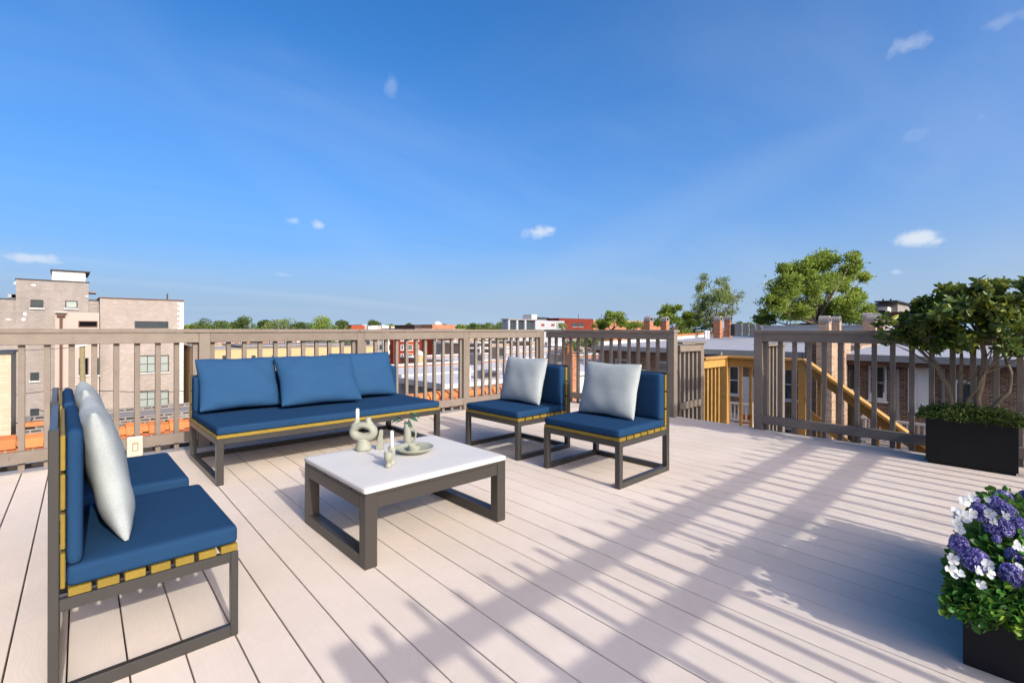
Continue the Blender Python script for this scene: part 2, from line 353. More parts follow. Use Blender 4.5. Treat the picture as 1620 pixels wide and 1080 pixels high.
mk_simple('clay_tile', lin(.36, .115, .035), lin(.50, .19, .06), 5, .6, .3, bump=.15, tint=.14)
mk_simple('galvanised', srgb(150, 150, 152), srgb(176, 176, 178), 6, .35, .5, metal=.6, bump=.1)
mk_simple('asphalt', lin(.045), lin(.07), 1, .95, .1, kind='Position')
mk_simple('ground_soil', lin(.06, .07, .04), lin(.13, .12, .09), .05, .95, .1, kind='Position')
mk_simple('pole_wood', lin(.13, .11, .06), lin(.22, .19, .11), 5, .9, .1, bump=.4)
mk_simple('wire_black', lin(.02), lin(.03), 5)
mk_simple('stain_white', srgb(236, 232, 226), srgb(244, 240, 235), 5, .8)
mk_simple('orange_tarp', srgb(214, 96, 50), srgb(228, 110, 60), 5)
mk_simple('yellow_sign_paint', srgb(226, 176, 40), srgb(236, 186, 50), 5)
t = NT('window_glass', .06, .6); t.color(t.mix(t.noise(t.coord('Position'), .8, 3), lin(.02, .026, .03), lin(.05, .065, .07)))
t = NT('window_blind', .35, .5); t.color(t.mix(t.noise(t.coord('Position'), .8, 3), srgb(150, 164, 158), srgb(176, 188, 182)))
t = NT('window_void', .9, .0); t.color(lin(.006))
M = MATS

# ------------------------------------------------------------------ placing helpers: city grid is square with the deck
def depth(x, y): return x*.6837+y*.7298
def zat(py, x, y, px=800): return EYE-(py-519-.0021*px)*depth(x, y)/760
def on_y(px, y):      # world x where the sight line of column px meets the plane y
    r = (px-810)/760; return y*(r*.7298+.6837)/(-r*.6837+.7298)
def on_x(px, x):
    r = (px-810)/760; return x*(-r*.6837+.7298)/(r*.7298+.6837)
def at(px, Z):
    X = (px-810)/760*Z; return (X*.7298+.6837*Z, -.6837*X+.7298*Z)

# ================================================================== SETTING: deck
DR = R(-1.2)
deck = empty('deck', (0, 0, 0), 0, kind='structure')
PITCH, BW = .147, .1425
bm_ = MB(); bm_.box(-BW/2, BW/2, -3.75, 3.75, -.025, 0)
board_me = bm_.mesh('deck_board', M['composite_board'], bevel=.0028, seg=2)
board_holder_y = 1.40
for k in range(-19, 31):
    x = 1.155+PITCH*(k+.5)
    xr = x+.03+(board_holder_y-1.9)*math.sin(-DR)
    if xr > 5.63 or xr < -1.75: continue
    o = link_mesh('deck_board', board_me, deck, (xr, board_holder_y, random.uniform(-.0012, .0)), DR+R(random.uniform(-.03, .03)))
jb = MB()
for k in range(-6, 15):
    jb.box(-1.9, 5.56, k*.4-.02, k*.4+.02, -.23, -.03)
jb.obj('joist', M['dark_joist'], deck)['kind'] = 'stuff'
fa = MB(); fa.box(-2.2, 5.52, 5.185, 5.225, -.24, -.03); fa.obj('fascia', M['edge_metal'], deck)
fa = MB(); fa.box(5.605, 5.64, -2.4, 5.225, -.24, -.03); fa.obj('fascia', M['taupe_paint'], deck)
fa = MB(); fa.box(-2.2, 5.5, 5.10, 5.235, .001, .006); fa.obj('edge_flashing', M['edge_metal'], deck)

# ---------------------------------------------------------------- railings
RAILTOP = 1.078
def rail_unit(root, a, b, axis, inner, outdir, zb=(.067, .157), zt=(.955, 1.043), caps=True, posts=True, top=RAILTOP, bal_bottom=-.16, mat='taupe_paint', first_post=True, last_post=True, n=None, face=.0, endbal=True, jig=.0):
    """rail between a and b along axis; inner = coordinate of the inside face; outdir = +1/-1 to the outside"""
    m = M[mat]; pw = .089
    def B(u0, u1, w0, w1, z0, z1):        # u along, w across measured outwards from the inner face
        w0, w1 = inner+outdir*w0, inner+outdir*w1
        return (u0, u1, w0, w1, z0, z1) if axis == 'x' else (w0, w1, u0, u1, z0, z1)
    if posts:
        if first_post: MB().box(*B(a-pw/2, a+pw/2, 0, pw, -.2, zt[1]-.001)).obj('post', m, root, bevel=.003)
        if last_post: MB().box(*B(b-pw/2, b+pw/2, 0, pw, -.2, zt[1]-.001)).obj('post', m, root, bevel=.003)
    u0, u1 = a+pw/2+.001, b-pw/2-.001
    MB().box(*B(u0, u1, .0, .038, *zt)).obj('top_rail', m, root, bevel=.003)
    MB().box(*B(u0, u1, .0, .038, *zb)).obj('bottom_rail', m, root, bevel=.003)
    if n is None: n = max(2, round((u1-u0-.04)/.1395))
    me = MB().box(-.019, .019, -.019, .019, bal_bottom, zt[1]-.004).mesh('baluster', m, bevel=.002)
    for i in range(n+1):
        if not endbal and i in (0, n): continue
        u = u0+.02+(u1-u0-.04)*i/n+random.uniform(-.004, .004); w = inner+outdir*(.038+.0205)
        link_mesh('baluster', me, root, (u, w, 0) if axis == 'x' else (w, u, 0), R(random.uniform(-1.2, 1.2)))
def cap_rail(root, x0, x1, y0, y1, z0=1.0445, z1=RAILTOP, mat='taupe_paint'):
    MB().box(x0, x1, y0, y1, z0, z1).obj('cap_rail', M[mat], root, bevel=.004)
back = empty('deck_railing', (2, 5.14, 0), 0, 'long taupe painted wooden railing along the back edge of the deck behind the blue sofa', 'railing')
back.location = (0, 0, 0)
PX = [-2.08, -.562, .956, 2.475, 3.976, 5.46]
for i in range(5): rail_unit(back, PX[i], PX[i+1], 'x', 5.14, 1, first_post=(i == 0))
cap_rail(back, -2.2, 2.452, 5.128, 5.268); cap_rail(back, 2.455, 5.505, 5.128, 5.268)
side = empty('deck_railing', (0, 0, 0), 0, 'short taupe railing running forward from the back corner behind the two armless chairs', 'railing')
rail_unit(side, 2.995, 5.143, 'y', 5.5, 1, last_post=False)
cap_rail(side, 5.488, 5.63, 2.945, 5.125)
right = empty('deck_railing', (0, 0, 0), 0, 'taupe railing section right of the stair opening, behind the tree planter', 'railing')
rail_unit(right, .36, 1.985, 'y', 5.53, 1, first_post=False)
rail_unit(right, -1.25, .36, 'y', 5.53, 1, last_post=False)
cap_rail(right, 5.518, 5.66, -1.3, 2.035)
# privacy fence on the sun side of the deck (its shadow lies across the boards)
fence = empty('picket_fence', (0, 0, 0), 0, 'tall taupe picket screen on the near side of the deck casting long striped shadows', 'fence')
fm = M['taupe_paint']
FY = -1.72
for (a, b, c, d) in ((.50, 5.6, 1.60, 1.68), (.50, 5.6, 1.35, 1.43), (.50, 5.6, .0, .07)):
    MB().box(a, b, FY, FY+.038, c, d).obj('rail', fm, fence, bevel=.003)
pk = MB().box(-.019, .019, -.012, .012, .02, 1.80).mesh('picket', fm, bevel=.002)
for i in range(27): link_mesh('picket', pk, fence, (.62+.178*i+random.uniform(-.008, .008), FY-.02, random.uniform(-.025, .02)))
MB().box(5.10, 5.19, FY-.05, FY+.04, -.2, 1.95).obj('post', fm, fence, bevel=.003)
MB().box(.45, .54, FY-.05, FY+.04, -.2, 1.75).obj('post', fm, fence, bevel=.003)

# ---------------------------------------------------------------- stair landing outside the gap
land = empty('stair_landing', (0, 0, 0), 0, 'new yellow lumber stair landing and handrail going down beyond the railing gap', 'stairs')
nl = M['new_lumber']; tp = M['taupe_paint']
for yy in np.arange(2.04, 2.96, .147): MB().box(5.66, 7.05, yy, yy+.14, -.40, -.37).obj('tread_board', M['grey_lumber'], land)
MB().box(7.02, 7.06, 2.0, 2.97, -.62, -.41).obj('joist', nl, land); MB().box(5.66, 7.0, 2.965, 3.003, -.62, -.41).obj('joist', nl, land)
# grey guards
for yy, sgn in ((2.95, 1), (2.05, -1)):
    MB().box(6.22, 6.31, yy, yy+.089*sgn, -.6, .895).obj('post', tp, land, bevel=.003)
    MB().box(5.66, 6.218, yy, yy+.038*sgn, .80, .888).obj('guard_rail', tp, land, bevel=.003)
    MB().box(5.66, 6.31, yy-.03*sgn, yy+.11*sgn, .897, .925).obj('guard_cap', tp, land, bevel=.003)
    MB().box(5.66, 6.218, yy, yy+.038*sgn, .07, .158).obj('guard_rail', tp, land, bevel=.003)
    for i in range(5):
        MB().box(5.73+i*.115-.019, 5.73+i*.115+.019, yy+.04*sgn, yy+.077*sgn, -.35, .885).obj('guard_baluster', tp, land)
# yellow guards
ZL = .695
MB().box(6.312, 7.02, 2.955, 2.993, ZL-.14, ZL-.026).obj('yellow_rail', nl, land, bevel=.003)
MB().box(6.312, 7.12, 2.925, 3.06, ZL-.024, ZL+.01).obj('yellow_cap', nl, land, bevel=.003)
MB().box(6.99, 7.10, 2.93, 3.04, -2.6, ZL-.027).obj('corner_post', nl, land, bevel=.003)
for i in range(5):
    x = 6.41+i*.118; MB().box(x-.019, x+.019, 2.996, 3.034, -.50, ZL-.03).obj('yellow_baluster', nl, land, bevel=.002)
MB().box(7.03, 7.068, 2.0, 2.928, ZL-.14, ZL-.026).obj('yellow_rail', nl, land, bevel=.003)
MB().box(6.99, 7.13, 1.93, 2.92, ZL-.024, ZL+.01).obj('yellow_cap', nl, land, bevel=.003)
for i in range(6):
    y = 2.10+i*.135; MB().box(7.07, 7.108, y-.019, y+.019, -.55, ZL-.03).obj('yellow_baluster', nl, land, bevel=.002)
MB().box(7.0, 7.09, 1.93, 2.02, -4, ZL-.03).obj('post', nl, land, bevel=.003)
MB().box(6.0, 6.09, 1.93, 2.02, -4, -.40).obj('post', nl, land, bevel=.003)
slope = .76
def sd(y, z0): return z0-(1.93-y)*slope
for xx, z0 in ((7.045, ZL), (6.05, ZL-.02)):
    if xx > 7: MB().bar((xx, 1.96, z0), (xx, -1.8, sd(-1.8, z0)), .135, .036).obj('handrail_cap', nl, land, bevel=.003)
    if xx > 7: MB().bar((xx, 1.93, z0-.10), (xx, -1.8, sd(-1.8, z0-.10)), .038, .11).obj('handrail', nl, land, bevel=.003)
    MB().bar((xx, 1.95, -.5), (xx, -1.8, sd(-1.8, -.5)), .045, .27).obj('stringer', nl, land, bevel=.003)
MB().bar((7.045, 1.93, .02), (7.045, -1.8, sd(-1.8, .02)), .038, .09).obj('handrail', nl, land, bevel=.003)
for i in range(12):
    y = 1.85-i*.26; z = sd(y, -.42)-.1
    MB().box(6.08, 7.02, y-.26, y, z-.035, z).obj('tread', nl, land, bevel=.003)
for i in range(18):
    y = 1.80-i*.2; MB().box(7.075, 7.11, y-.019, y+.019, sd(y, -.35), sd(y, ZL-.06)).obj('yellow_baluster', nl, land)
for y in (1.25, .6, -.2): MB().box(7.10, 7.19, y-.045, y+.045, -6, sd(y, -.45)).obj('post', nl, land)

# ---------------------------------------------------------------- own roof with clay coping below the deck
own = empty('flat_roof', (0, 0, 0), 0, kind='structure')
MB().box(-9, 5.4, -4, 8.9, -1.0, -.62).obj('membrane', M['white_roof'], own)
MB().box(-9.3, 9.5, 8.9, 9.2, -2.5, -.47).obj('parapet_wall', M['orange_brick'], own)
MB().box(5.3, 5.62, -4, 8.8, -10, -.64).obj('side_wall', M['brown_brick'], own)
tl = MB()
prof = [(-.19, -.05), (-.19, .0), (-.13, .06), (0, .105), (.13, .06), (.19, 0), (.19, -.05)]
def extr(mb, x0, x1, pr, sc=1, dz=0):
    n = len(mb.v)
    for x in (x0, x1):
        for (y, z) in pr: mb.v.append((x, y*sc, z*sc+dz))
    k = len(pr)
    for i in range(k): mb.f.append((n+i, n+(i+1) % k, n+k+(i+1) % k, n+k+i))
    mb.f.append(tuple(n+i for i in reversed(range(k)))); mb.f.append(tuple(n+k+i for i in range(k)))
extr(tl, 0, .185, prof, 1); extr(tl, .17, .262, prof, .70)
tme = tl.mesh('coping_tile', M['clay_tile'])
for i in range(72):
    link_mesh('coping_tile', tme, own, (-9.2+.26*i, 9.05, -.42+random.uniform(-.008, .008)), R(random.uniform(-2, 2)))

# ---------------------------------------------------------------- ground
def grid_sheet(name, mat, x0, x1, y0, y1, z, kind='structure'):
    me = bpy.data.meshes.new(name); me.from_pydata([(x0, y0, z), (x1, y0, z), (x1, y1, z), (x0, y1, z)], [], [(0, 1, 2, 3)]); me.materials.append(mat)
    o = bpy.data.objects.new(name, me); COL.objects.link(o); o['kind'] = kind; return o
grid_sheet('ground', M['ground_soil'], -4000, 4500, -4000, 4500, -10.5)
grid_sheet('alley', M['asphalt'], -200, 300, 27, 33, -10.49)
grid_sheet('street', M['asphalt'], 95, 108, -300, 500, -10.49)

# ================================================================== BUILDINGS
def bld(name, label, cat='building', group=None): return empty(name, (0, 0, 0), 0, label, cat, group)
def vol(root, x0, x1, y0, y1, z0, z1, wall, roof='silver_roof', par=.25, coping=None, pw=.25, cop_t=.08, name='wall'):
    """walls with a recessed roof and a coping"""
    x0, x1 = sorted((x0, x1)); y0, y1 = sorted((y0, y1))
    if par <= 0:
        MB().box(x0, x1, y0, y1, z0, z1).obj(name, M[wall], root)
        MB().box(x0+.01, x1-.01, y0+.01, y1-.01, z1, z1+.05).obj('roof', M[roof], root); return
    MB().box(x0, x1, y0, y0+pw, z0, z1).obj(name, M[wall], root); MB().box(x0, x1, y1-pw, y1, z0, z1).obj(name, M[wall], root)
    MB().box(x0, x0+pw, y0+pw, y1-pw, z0, z1).obj(name, M[wall], root); MB().box(x1-pw, x1, y0+pw, y1-pw, z0, z1).obj(name, M[wall], root)
    MB().box(x0+pw, x1-pw, y0+pw, y1-pw, z1-par-.3, z1-par).obj('roof', M[roof], root)
    if coping:
        e = .05; c = MB(); c.box(x0-e, x1+e, y0-e, y0+pw+e, z1, z1+cop_t); c.box(x0-e, x1+e, y1-pw-e, y1+e, z1, z1+cop_t)
        c.box(x0-e, x0+pw+e, y0+pw+e, y1-pw-e, z1, z1+cop_t); c.box(x1-pw-e, x1+e, y0+pw+e, y1-pw-e, z1, z1+cop_t); c.obj('coping', M[coping], root)
def window(root, face, p, u0, u1, z0, z1, cols=1, rows=1, frame='trim_dark', glass='window_glass', fw=.06, sill='stone_top', lower=None, name='window'):
    """face '-y' or '-x'; p = wall plane; u = x or y along the wall"""
    u0, u1 = sorted((u0, u1)); z0, z1 = sorted((z0, z1))
    def B(a, b, c, d, o0, o1):      # o measured outwards
        if face == '-y': return (a, b, p-o1, p-o0, c, d)
        if face == '-x': return (p-o1, p-o0, a, b, c, d)
    f = MB()
    d = .07
    f.box(*B(u0, u1, z0, z0+fw, .002, d)); f.box(*B(u0, u1, z1-fw, z1, .002, d)); f.box(*B(u0, u0+fw, z0+fw, z1-fw, .002, d)); f.box(*B(u1-fw, u1, z0+fw, z1-fw, .002, d))
    iw, ih = (u1-u0-2*fw), (z1-z0-2*fw)
    for i in range(1, cols): c = u0+fw+iw*i/cols; f.box(*B(c-fw*.35, c+fw*.35, z0+fw, z1-fw, .002, d*.85))
    for j in range(1, rows): c = z0+fw+ih*j/rows; f.box(*B(u0+fw, u1-fw, c-fw*.35, c+fw*.35, .002, d*.8))
    fo = f.obj(name, M[frame], root)
    for j in range(rows):
        for i in range(cols):
            g = glass if not (lower and j == 0) else lower
            MB().box(*B(u0+fw+iw*i/cols, u0+fw+iw*(i+1)/cols, z0+fw+ih*j/rows, z0+fw+ih*(j+1)/rows, .001, .022)).obj('pane', M[g], fo)
    if sill: MB().box(*B(u0-.06, u1+.06, z0-.10, z0-.002, .002, .12)).obj('sill', M[sill], fo)
    return fo
def void(root, face, p, u0, u1, z0, z1, name='opening'):
    return window(root, face, p, u0, u1, z0, z1, 1, 1, 'trim_brown', 'window_void', .05, None, name=name)
def pwin(root, px0, px1, py0, py1, y, **k):      # window given by its extent in the picture on the plane y
    x0, x1 = on_y(px0, y), on_y(px1, y); xm = (x0+x1)/2
    return window(root, '-y', y, x0, x1, zat(py1, xm, y, px0), zat(py0, xm, y, px0), **k)

# --- big grey block building on the left
g = bld('apartment_building', 'large grey block apartment building with stepped roofline and white penthouse at far left')
Y0 = 48
xr = on_y(290, Y0); xs = on_y(158, Y0); xc = on_y(87, Y0-.6)
ztop = zat(476.2, xr, Y0, 290)
vol(g, xs+.002, xr, Y0, 66, -10.5, ztop, 'grey_block', par=.6, coping='trim_brown')
yT = 49.2; xt0, xt1 = on_y(25, yT), on_y(140, yT); ztw = zat(445, on_y(90, yT), yT, 90)
vol(g, xt0, xt1, yT, 60, -10.5, ztw, 'grey_block_dark', par=.4, coping='trim_dark')
vol(g, on_y(-70, yT+.3), xt0-.002, yT+.3, 64, -10.5, zat(473, on_y(5, yT), yT, 5), 'grey_block_dark', par=.3, coping='trim_dark')
vol(g, xt1+.002, xs, yT+.2, 60, -10.5, zat(475.5, on_y(150, yT), yT, 150), 'grey_block_dark', par=.3, coping='trim_dark')
xm = on_y(157, Y0-.6)
vol(g, xc, xm, Y0-.6, yT-.01, -10.5, zat(493.5, xc, Y0-.6, 100), 'cream_stucco', par=-1, roof='grey_render')
MB().box(on_y(82, 52), on_y(135, 52), 52, 57, ztw-.5, zat(429.5, on_y(108, 52), 52, 108)).obj('penthouse', M['white_render'], g)
MB().box(on_y(82, 52)-.1, on_y(136, 52)+.25, 51.85, 57.2, zat(429.4, on_y(108, 52), 52, 108), zat(427.6, on_y(108, 52), 52, 108)).obj('penthouse_roof', M['trim_dark'], g)
MB().box(on_y(141, 52), on_y(153, 52), 52, 54, zat(463.5, on_y(146, 52), 52, 146), zat(461, on_y(146, 52), 52, 146)).obj('canopy', M['grey_render'], g)
for a in ((48, 68.5, 474, 487), (103, 122.5, 475.5, 487.5)): pwin(g, *a, yT, cols=1, glass='window_blind' if a[0] > 100 else 'window_glass')
pwin(g, 213, 266, 508, 518.5, Y0, cols=2, sill=None); void(g, '-y', Y0-.6, on_y(124, Y0-.6), on_y(157, Y0-.6)-.1, zat(517, xc, Y0-.6, 140), zat(507.3, xc, Y0-.6, 140))
for py in (562, 617.5):
    pwin(g, 220, 246, py, py+27, Y0, cols=2, rows=2, glass='window_blind'); pwin(g, 253, 267, py-.5, py+26, Y0, cols=1, rows=2, glass='window_blind')
pwin(g, 124.5, 140, 566, 593, Y0-.6, cols=1, glass='window_void'); pwin(g, 150.5, 156.5, 566, 593, Y0-.6, cols=1, glass='window_void')
pwin(g, 126, 156, 624, 650, Y0-.6, cols=2, rows=2, glass='window_blind')
pwin(g, 48, 62, 589, 602, yT, rows=2); pwin(g, 48, 62, 646, 660, yT, rows=2)
q = MB()
for i in range(60):                                   # white quoins
    zq = ztop-.15-i*.205
    w = .42 if i % 2 == 0 else .26
    MB().box(xr-w, xr+.02, Y0-.03, Y0+.25, zq-.19, zq).obj('quoin', M['white_render'], g)
xp = on_y(96.5, Y0-.75)
MB().box(xp-.08, xp+.08, Y0-.75, Y0-.6, -7, zat(498, xp, Y0, 96)).obj('downspout', M['trim_brown'], g)
MB().box(xp-.22, xp+.22, Y0-.8, Y0-.6, zat(501, xp, Y0, 96), zat(495, xp, Y0, 96)).obj('leader_head', M['trim_brown'], g)
MB().box(xp-.3, xp+.3, Y0-.9, Y0-.6, zat(495, xp, Y0, 96), zat(493.4, xp, Y0, 96)).obj('leader_cap', M['white_render'], g)
MB().box(on_y(266, Y0)-.05, on_y(266, Y0)+.05, Y0+.4, Y0+.5, ztop, zat(465, xr, Y0, 266)).obj('vent_pipe', M['trim_dark'], g)
for i, (px, py, w, h) in enumerate(((53, 451, 5, 3), (39.5, 496.5, 4, 6), (37, 505, 4, 5), (13, 505, 6, 2.4), (137, 468.5, 3, 2.4), (23.8, 448, 2.4, 5))):       # plaster patches
    yy = yT if px > 25 else yT+.3
    x = on_y(px, yy); z = zat(py, x, yy, px); k = depth(x, yy)/760
    n = 9; v = [(x+math.cos(2*math.pi*j/n)*w*k*.62*random.uniform(.7, 1.2), yy-.012, z+math.sin(2*math.pi*j/n)*h*k*.5*random.uniform(.7, 1.2)) for j in range(n)]
    mb = MB(); mb.v = v+[(a, b+.011, c) for a, b, c in v]; mb.f = [tuple(range(n))]+[(j, n+j, n+(j+1) % n, (j+1) % n) for j in range(n)]; mb.obj('plaster_patch', M['stain_white'], g)
for px in (12, 18): MB().box(on_y(px, 52), on_y(px, 52)+.9, 52, 53, zat(472, on_y(px, 52), 52), zat(467, on_y(px, 52), 52)).obj('roof_unit', M['galvanised'], g)
# --- cream building edge far left
c = bld('brick_building', 'cream painted brick wall at the far left edge with dark coping line')
yC = 27; xC = on_y(17.5, yC)
vol(c, xC-14, xC, yC, 30, -10.5, zat(560, xC, yC, 15), 'cream_brick', par=.2, coping='trim_dark')
# --- patched brick shed
s_ = bld('brick_shed', 'low dark patchy brick shed in front of the grey apartment building')
yS = 26.4
vol(s_, on_y(31, yS), on_y(360, yS), yS, 29.5, -10.5, zat(655, on_y(250, yS), yS, 290), 'patched_brick', par=.15, roof='grey_render')
MB().box(on_y(31, yS)-.05, on_y(92, yS), yS-.05, yS+.3, zat(655, on_y(250, yS), yS, 290), zat(655, on_y(250, yS), yS, 290)+.16).obj('coping', M['clay_tile'], s_)
# --- utility pole and wires
pole = empty('utility_pole', (0, 0, 0), 0, 'weathered wooden utility pole standing in front of the grey apartment building', 'utility pole')
pxy = at(130, 26); zt = zat(546, *pxy, 130)
MB().tube([(pxy[0]+.12, pxy[1], -10.5), (pxy[0], pxy[1], zt)], [.17, .115], 10).obj('pole_shaft', M['pole_wood'], pole, smooth=True)
MB().tube([(pxy[0]-.3, pxy[1]-.14, zt-.08), (pxy[0]+.2, pxy[1]-.14, zt+.02)], .05, 6).obj('bracket', M['stain_white'], pole)
MB().box(pxy[0]-.15, pxy[0]+.17, pxy[1]-.16, pxy[1]+.14, zt-2.75, zt-2.65).obj('pole_band', M['trim_dark'], pole)
tb = at(194, 24); z_ = zat(672, *tb, 194)
tr = MB(); tr.lathe([(.16, -.45), (.2, -.4), (.2, .35), (.14, .42)], (tb[0], tb[1], z_), 12)
tag(tr.obj('wire_junction', M['galvanised'], None, smooth=False), 'grey cable junction canister hanging on the wires above the brick shed', 'junction box')
def wire(pts, sag, lab, r=.018):
    P = [Vector(p) for p in pts]; out = []
    for a, b in zip(P[:-1], P[1:]):
        for i in range(13):
            t = i/12; q_ = a.lerp(b, t); q_.z -= sag*4*t*(1-t); out.append(q_)
    tag(MB().tube(out, r, 5).obj('overhead_wire', M['wire_black'], None), lab, 'wire')
def w3(px, py, Z): x, y = at(px, Z); return (x, y, EYE-(py-519-.0021*px)*Z/760)
wire([w3(-60, 630, 26), w3(130, 609, 26), w3(175, 618, 25), w3(300, 617, 34)], .12, 'upper black cable looping off the wooden pole across the grey facade')
wire([w3(-60, 672, 25), w3(80, 660, 25), w3(190, 668, 24), w3(330, 652, 36)], .15, 'lower black cable bundle running above the brick shed roof', .03)
wire([w3(60, 648, 25), w3(170, 647, 24.5), w3(200, 660, 24), w3(330, 640, 36)], .2, 'middle black cable sagging toward the grey junction canister', .022)
wire([w3(-60, 558, 26), w3(130, 548, 26)], .05, 'pale service line reaching the top of the wooden pole', .014)

# --- mid distance, left of centre
t_ = bld('low_building', 'long low tan rendered building with grey roof behind the sofa')
yy = 40; x0, x1 = on_y(334, yy), on_y(592, yy)
vol(t_, x0, x1, yy, 52, -10.5, zat(553, x0, yy, 334), 'tan_render', par=.1, roof='silver_roof', coping='grey_render')
MB().box(x0+3, x1-1, 44, 51, zat(553, x0, yy, 334), zat(545.5, on_y(430, 44), 44, 430)).obj('roof_monitor', M['grey_render'], t_)
for i, (p0, p1) in enumerate(((352, 360), (398, 404), (430, 437))): pwin(t_, p0, p1, 562, 575, yy, rows=2)
o1 = bld('brick_building', 'orange brick building with small windows behind the tan low building')
yy = 66; vol(o1, on_y(332, yy), on_y(395, yy), yy, 80, -10.5, zat(531, on_y(350, yy), yy, 350), 'orange_brick', par=.4, coping='white_render')
for p0 in (344, 352, 366, 378): pwin(o1, p0, p0+4, 538, 547, yy, frame='white_paint', cols=1, rows=2)
o1 = bld('brick_building', 'second orange brick block right of the gap behind the tan low building')
yy = 72; vol(o1, on_y(415, yy), on_y(470, yy), yy, 86, -10.5, zat(532, on_y(430, yy), yy, 430), 'orange_brick', par=.4, coping='white_render')
for p0 in (424, 436, 448, 460): pwin(o1, p0, p0+4, 539, 547, yy, frame='white_paint', cols=1, rows=2)

# --- rowhouses around px 585-735
def row(lab, p0, p1, top, wall, yy, bays, frame='white_paint', base=584, fl=14.2, coping='white_render', wtop=531, rows=4, band=None, ww=.5):
    b = bld('rowhouse', lab, 'house'); x0, x1 = on_y(p0, yy), on_y(p1, yy)
    vol(b, x0+.02, x1-.02, yy, yy+22, -10.5, zat(top, x0, yy, p0), wall, par=.5, coping=coping)
    for r_ in range(rows):
        for i in range(bays):
            c0 = p0+(p1-p0)*(i+.5)/bays; hw = (p1-p0)/bays*.5*ww
            pwin(b, c0-hw, c0+hw, wtop+fl*r_, wtop+fl*r_+8.5, yy, cols=1, rows=2, frame=frame, fw=.16)
        if band: MB().box(x0, x1, yy-.15, yy-.001, zat(wtop+fl*r_-2, x0, yy, p0)-.25, zat(wtop+fl*r_-2, x0, yy, p0)).obj('string_course', M[band], b)
    return b
yR = 132
row('ornate grey stone rowhouse with arched windows left of the white one', 585, 606, 524, 'grey_render', yR, 3, 'trim_dark', ww=.62)
row('narrow white rowhouse between the stone and dark red houses', 606.5, 621, 525, 'white_render', yR-1, 2, 'trim_dark')
row('dark red brick rowhouse with white framed windows', 622, 641, 522, 'red_brick', yR-3, 2)
row('bright red brick rowhouse with a pale porch beside the dark red one', 641.5, 656, 523, 'bright_red_brick', yR-1, 1, ww=.55)
row('deep red brick block between the two brighter brick houses', 656.5, 686, 520, 'red_brick', yR+3, 3, ww=.3)
row('orange red brick rowhouse with cream bands between its floors', 686.5, 716, 522, 'bright_red_brick', yR-4, 2, band='cream_stucco', ww=.45)
row('orange brick rowhouse at the right end of the row', 716.5, 736, 521, 'orange_brick', yR-12, 2, band='cream_stucco', ww=.3)

# --- garages and roofs below the rail
ga = bld('garage', 'beige clapboard garage with white flat roof beyond the sofa', 'garage')
gx, gy = at(640, 26); zt_ = EYE-(592-520.5)*26/760
MB().box(gx, gx+.95, gy, gy+8, -10.5, zt_-.25).obj('wall', M['cream_brick'], ga)
for i in range(26):
    z1 = zt_-.3-i*.28; z0 = z1-.26
    MB().hexa([(gx-.05, gy, z0), (gx-.001, gy, z0), (gx-.001, gy+8, z0), (gx-.05, gy+8, z0), (gx-.012, gy, z1), (gx-.001, gy, z1), (gx-.001, gy+8, z1), (gx-.012, gy+8, z1)]).obj('clapboard', M['cream_stucco'], ga)
MB().box(gx-.35, gx+1.0, gy-.3, gy+8.3, zt_-.24, zt_).obj('roof', M['white_roof'], ga)
MB().box(gx-.08, gx+.12, gy-.08, gy-.001, -9, zt_-.26).obj('corner_board', M['white_paint'], ga)
gb = bld('garage', 'grey garage with pale overhanging flat roof in front of the rowhouses', 'garage')
gx, gy = at(703, 22); zt_ = EYE-(608-520.5)*22/760
MB().box(gx+.25, 36, gy+.25, 22.3, -10.5, zt_-.25).obj('wall', M['grey_render'], gb)
MB().box(gx, 36.2, gy, 22.45, zt_-.22, zt_).obj('roof', M['white_roof'], gb); MB().box(gx-.06, gx-.002, gy-.05, 22.4, zt_-.26, zt_+.02).obj('gutter', M['silver_roof'], gb)
MB().box(gx+.2, 36, gy+.18, gy+.24, -10.5, zt_-.23).obj('front_wall', M['white_render'], gb)
# --- parallel white roofs with brick party walls going back
def strip(lab, px0, px1, yw, ywall_top, depth_, roofpy_z, wall='orange_brick', wins=0):
    b = bld('flat_roofed_building', lab); x0, x1 = on_y(px0, yw), on_y(px1, yw)
    zt_ = zat(ywall_top, on_y(750, yw), yw, 750)
    vol(b, x0, x1, yw, yw+depth_, -10.5, zt_, wall, par=.12, roof='white_roof', pw=.3, coping='white_roof', cop_t=.12)
    for i in range(wins):
        xx = x0+(x1-x0)*(i+.5)/wins; window(b, '-y', yw, xx-.5, xx+.5, zt_-2.3, zt_-.9, 1, 2, 'trim_dark')
    return b
b2 = strip('white roof with low orange brick party wall just beyond the grey garage', 671, 972, 22.6, 588.5, 7.5, 0, 'orange_brick', 3)
b3 = strip('third white roof strip with brick party wall behind two rails of roofs', 722, 960, 32, 571.5, 9, 0, 'orange_brick', 2)
b4 = strip('fourth flat roof with pale brick side wall farther back', 800, 930, 44, 557, 9, 0, 'pale_brick', 2)
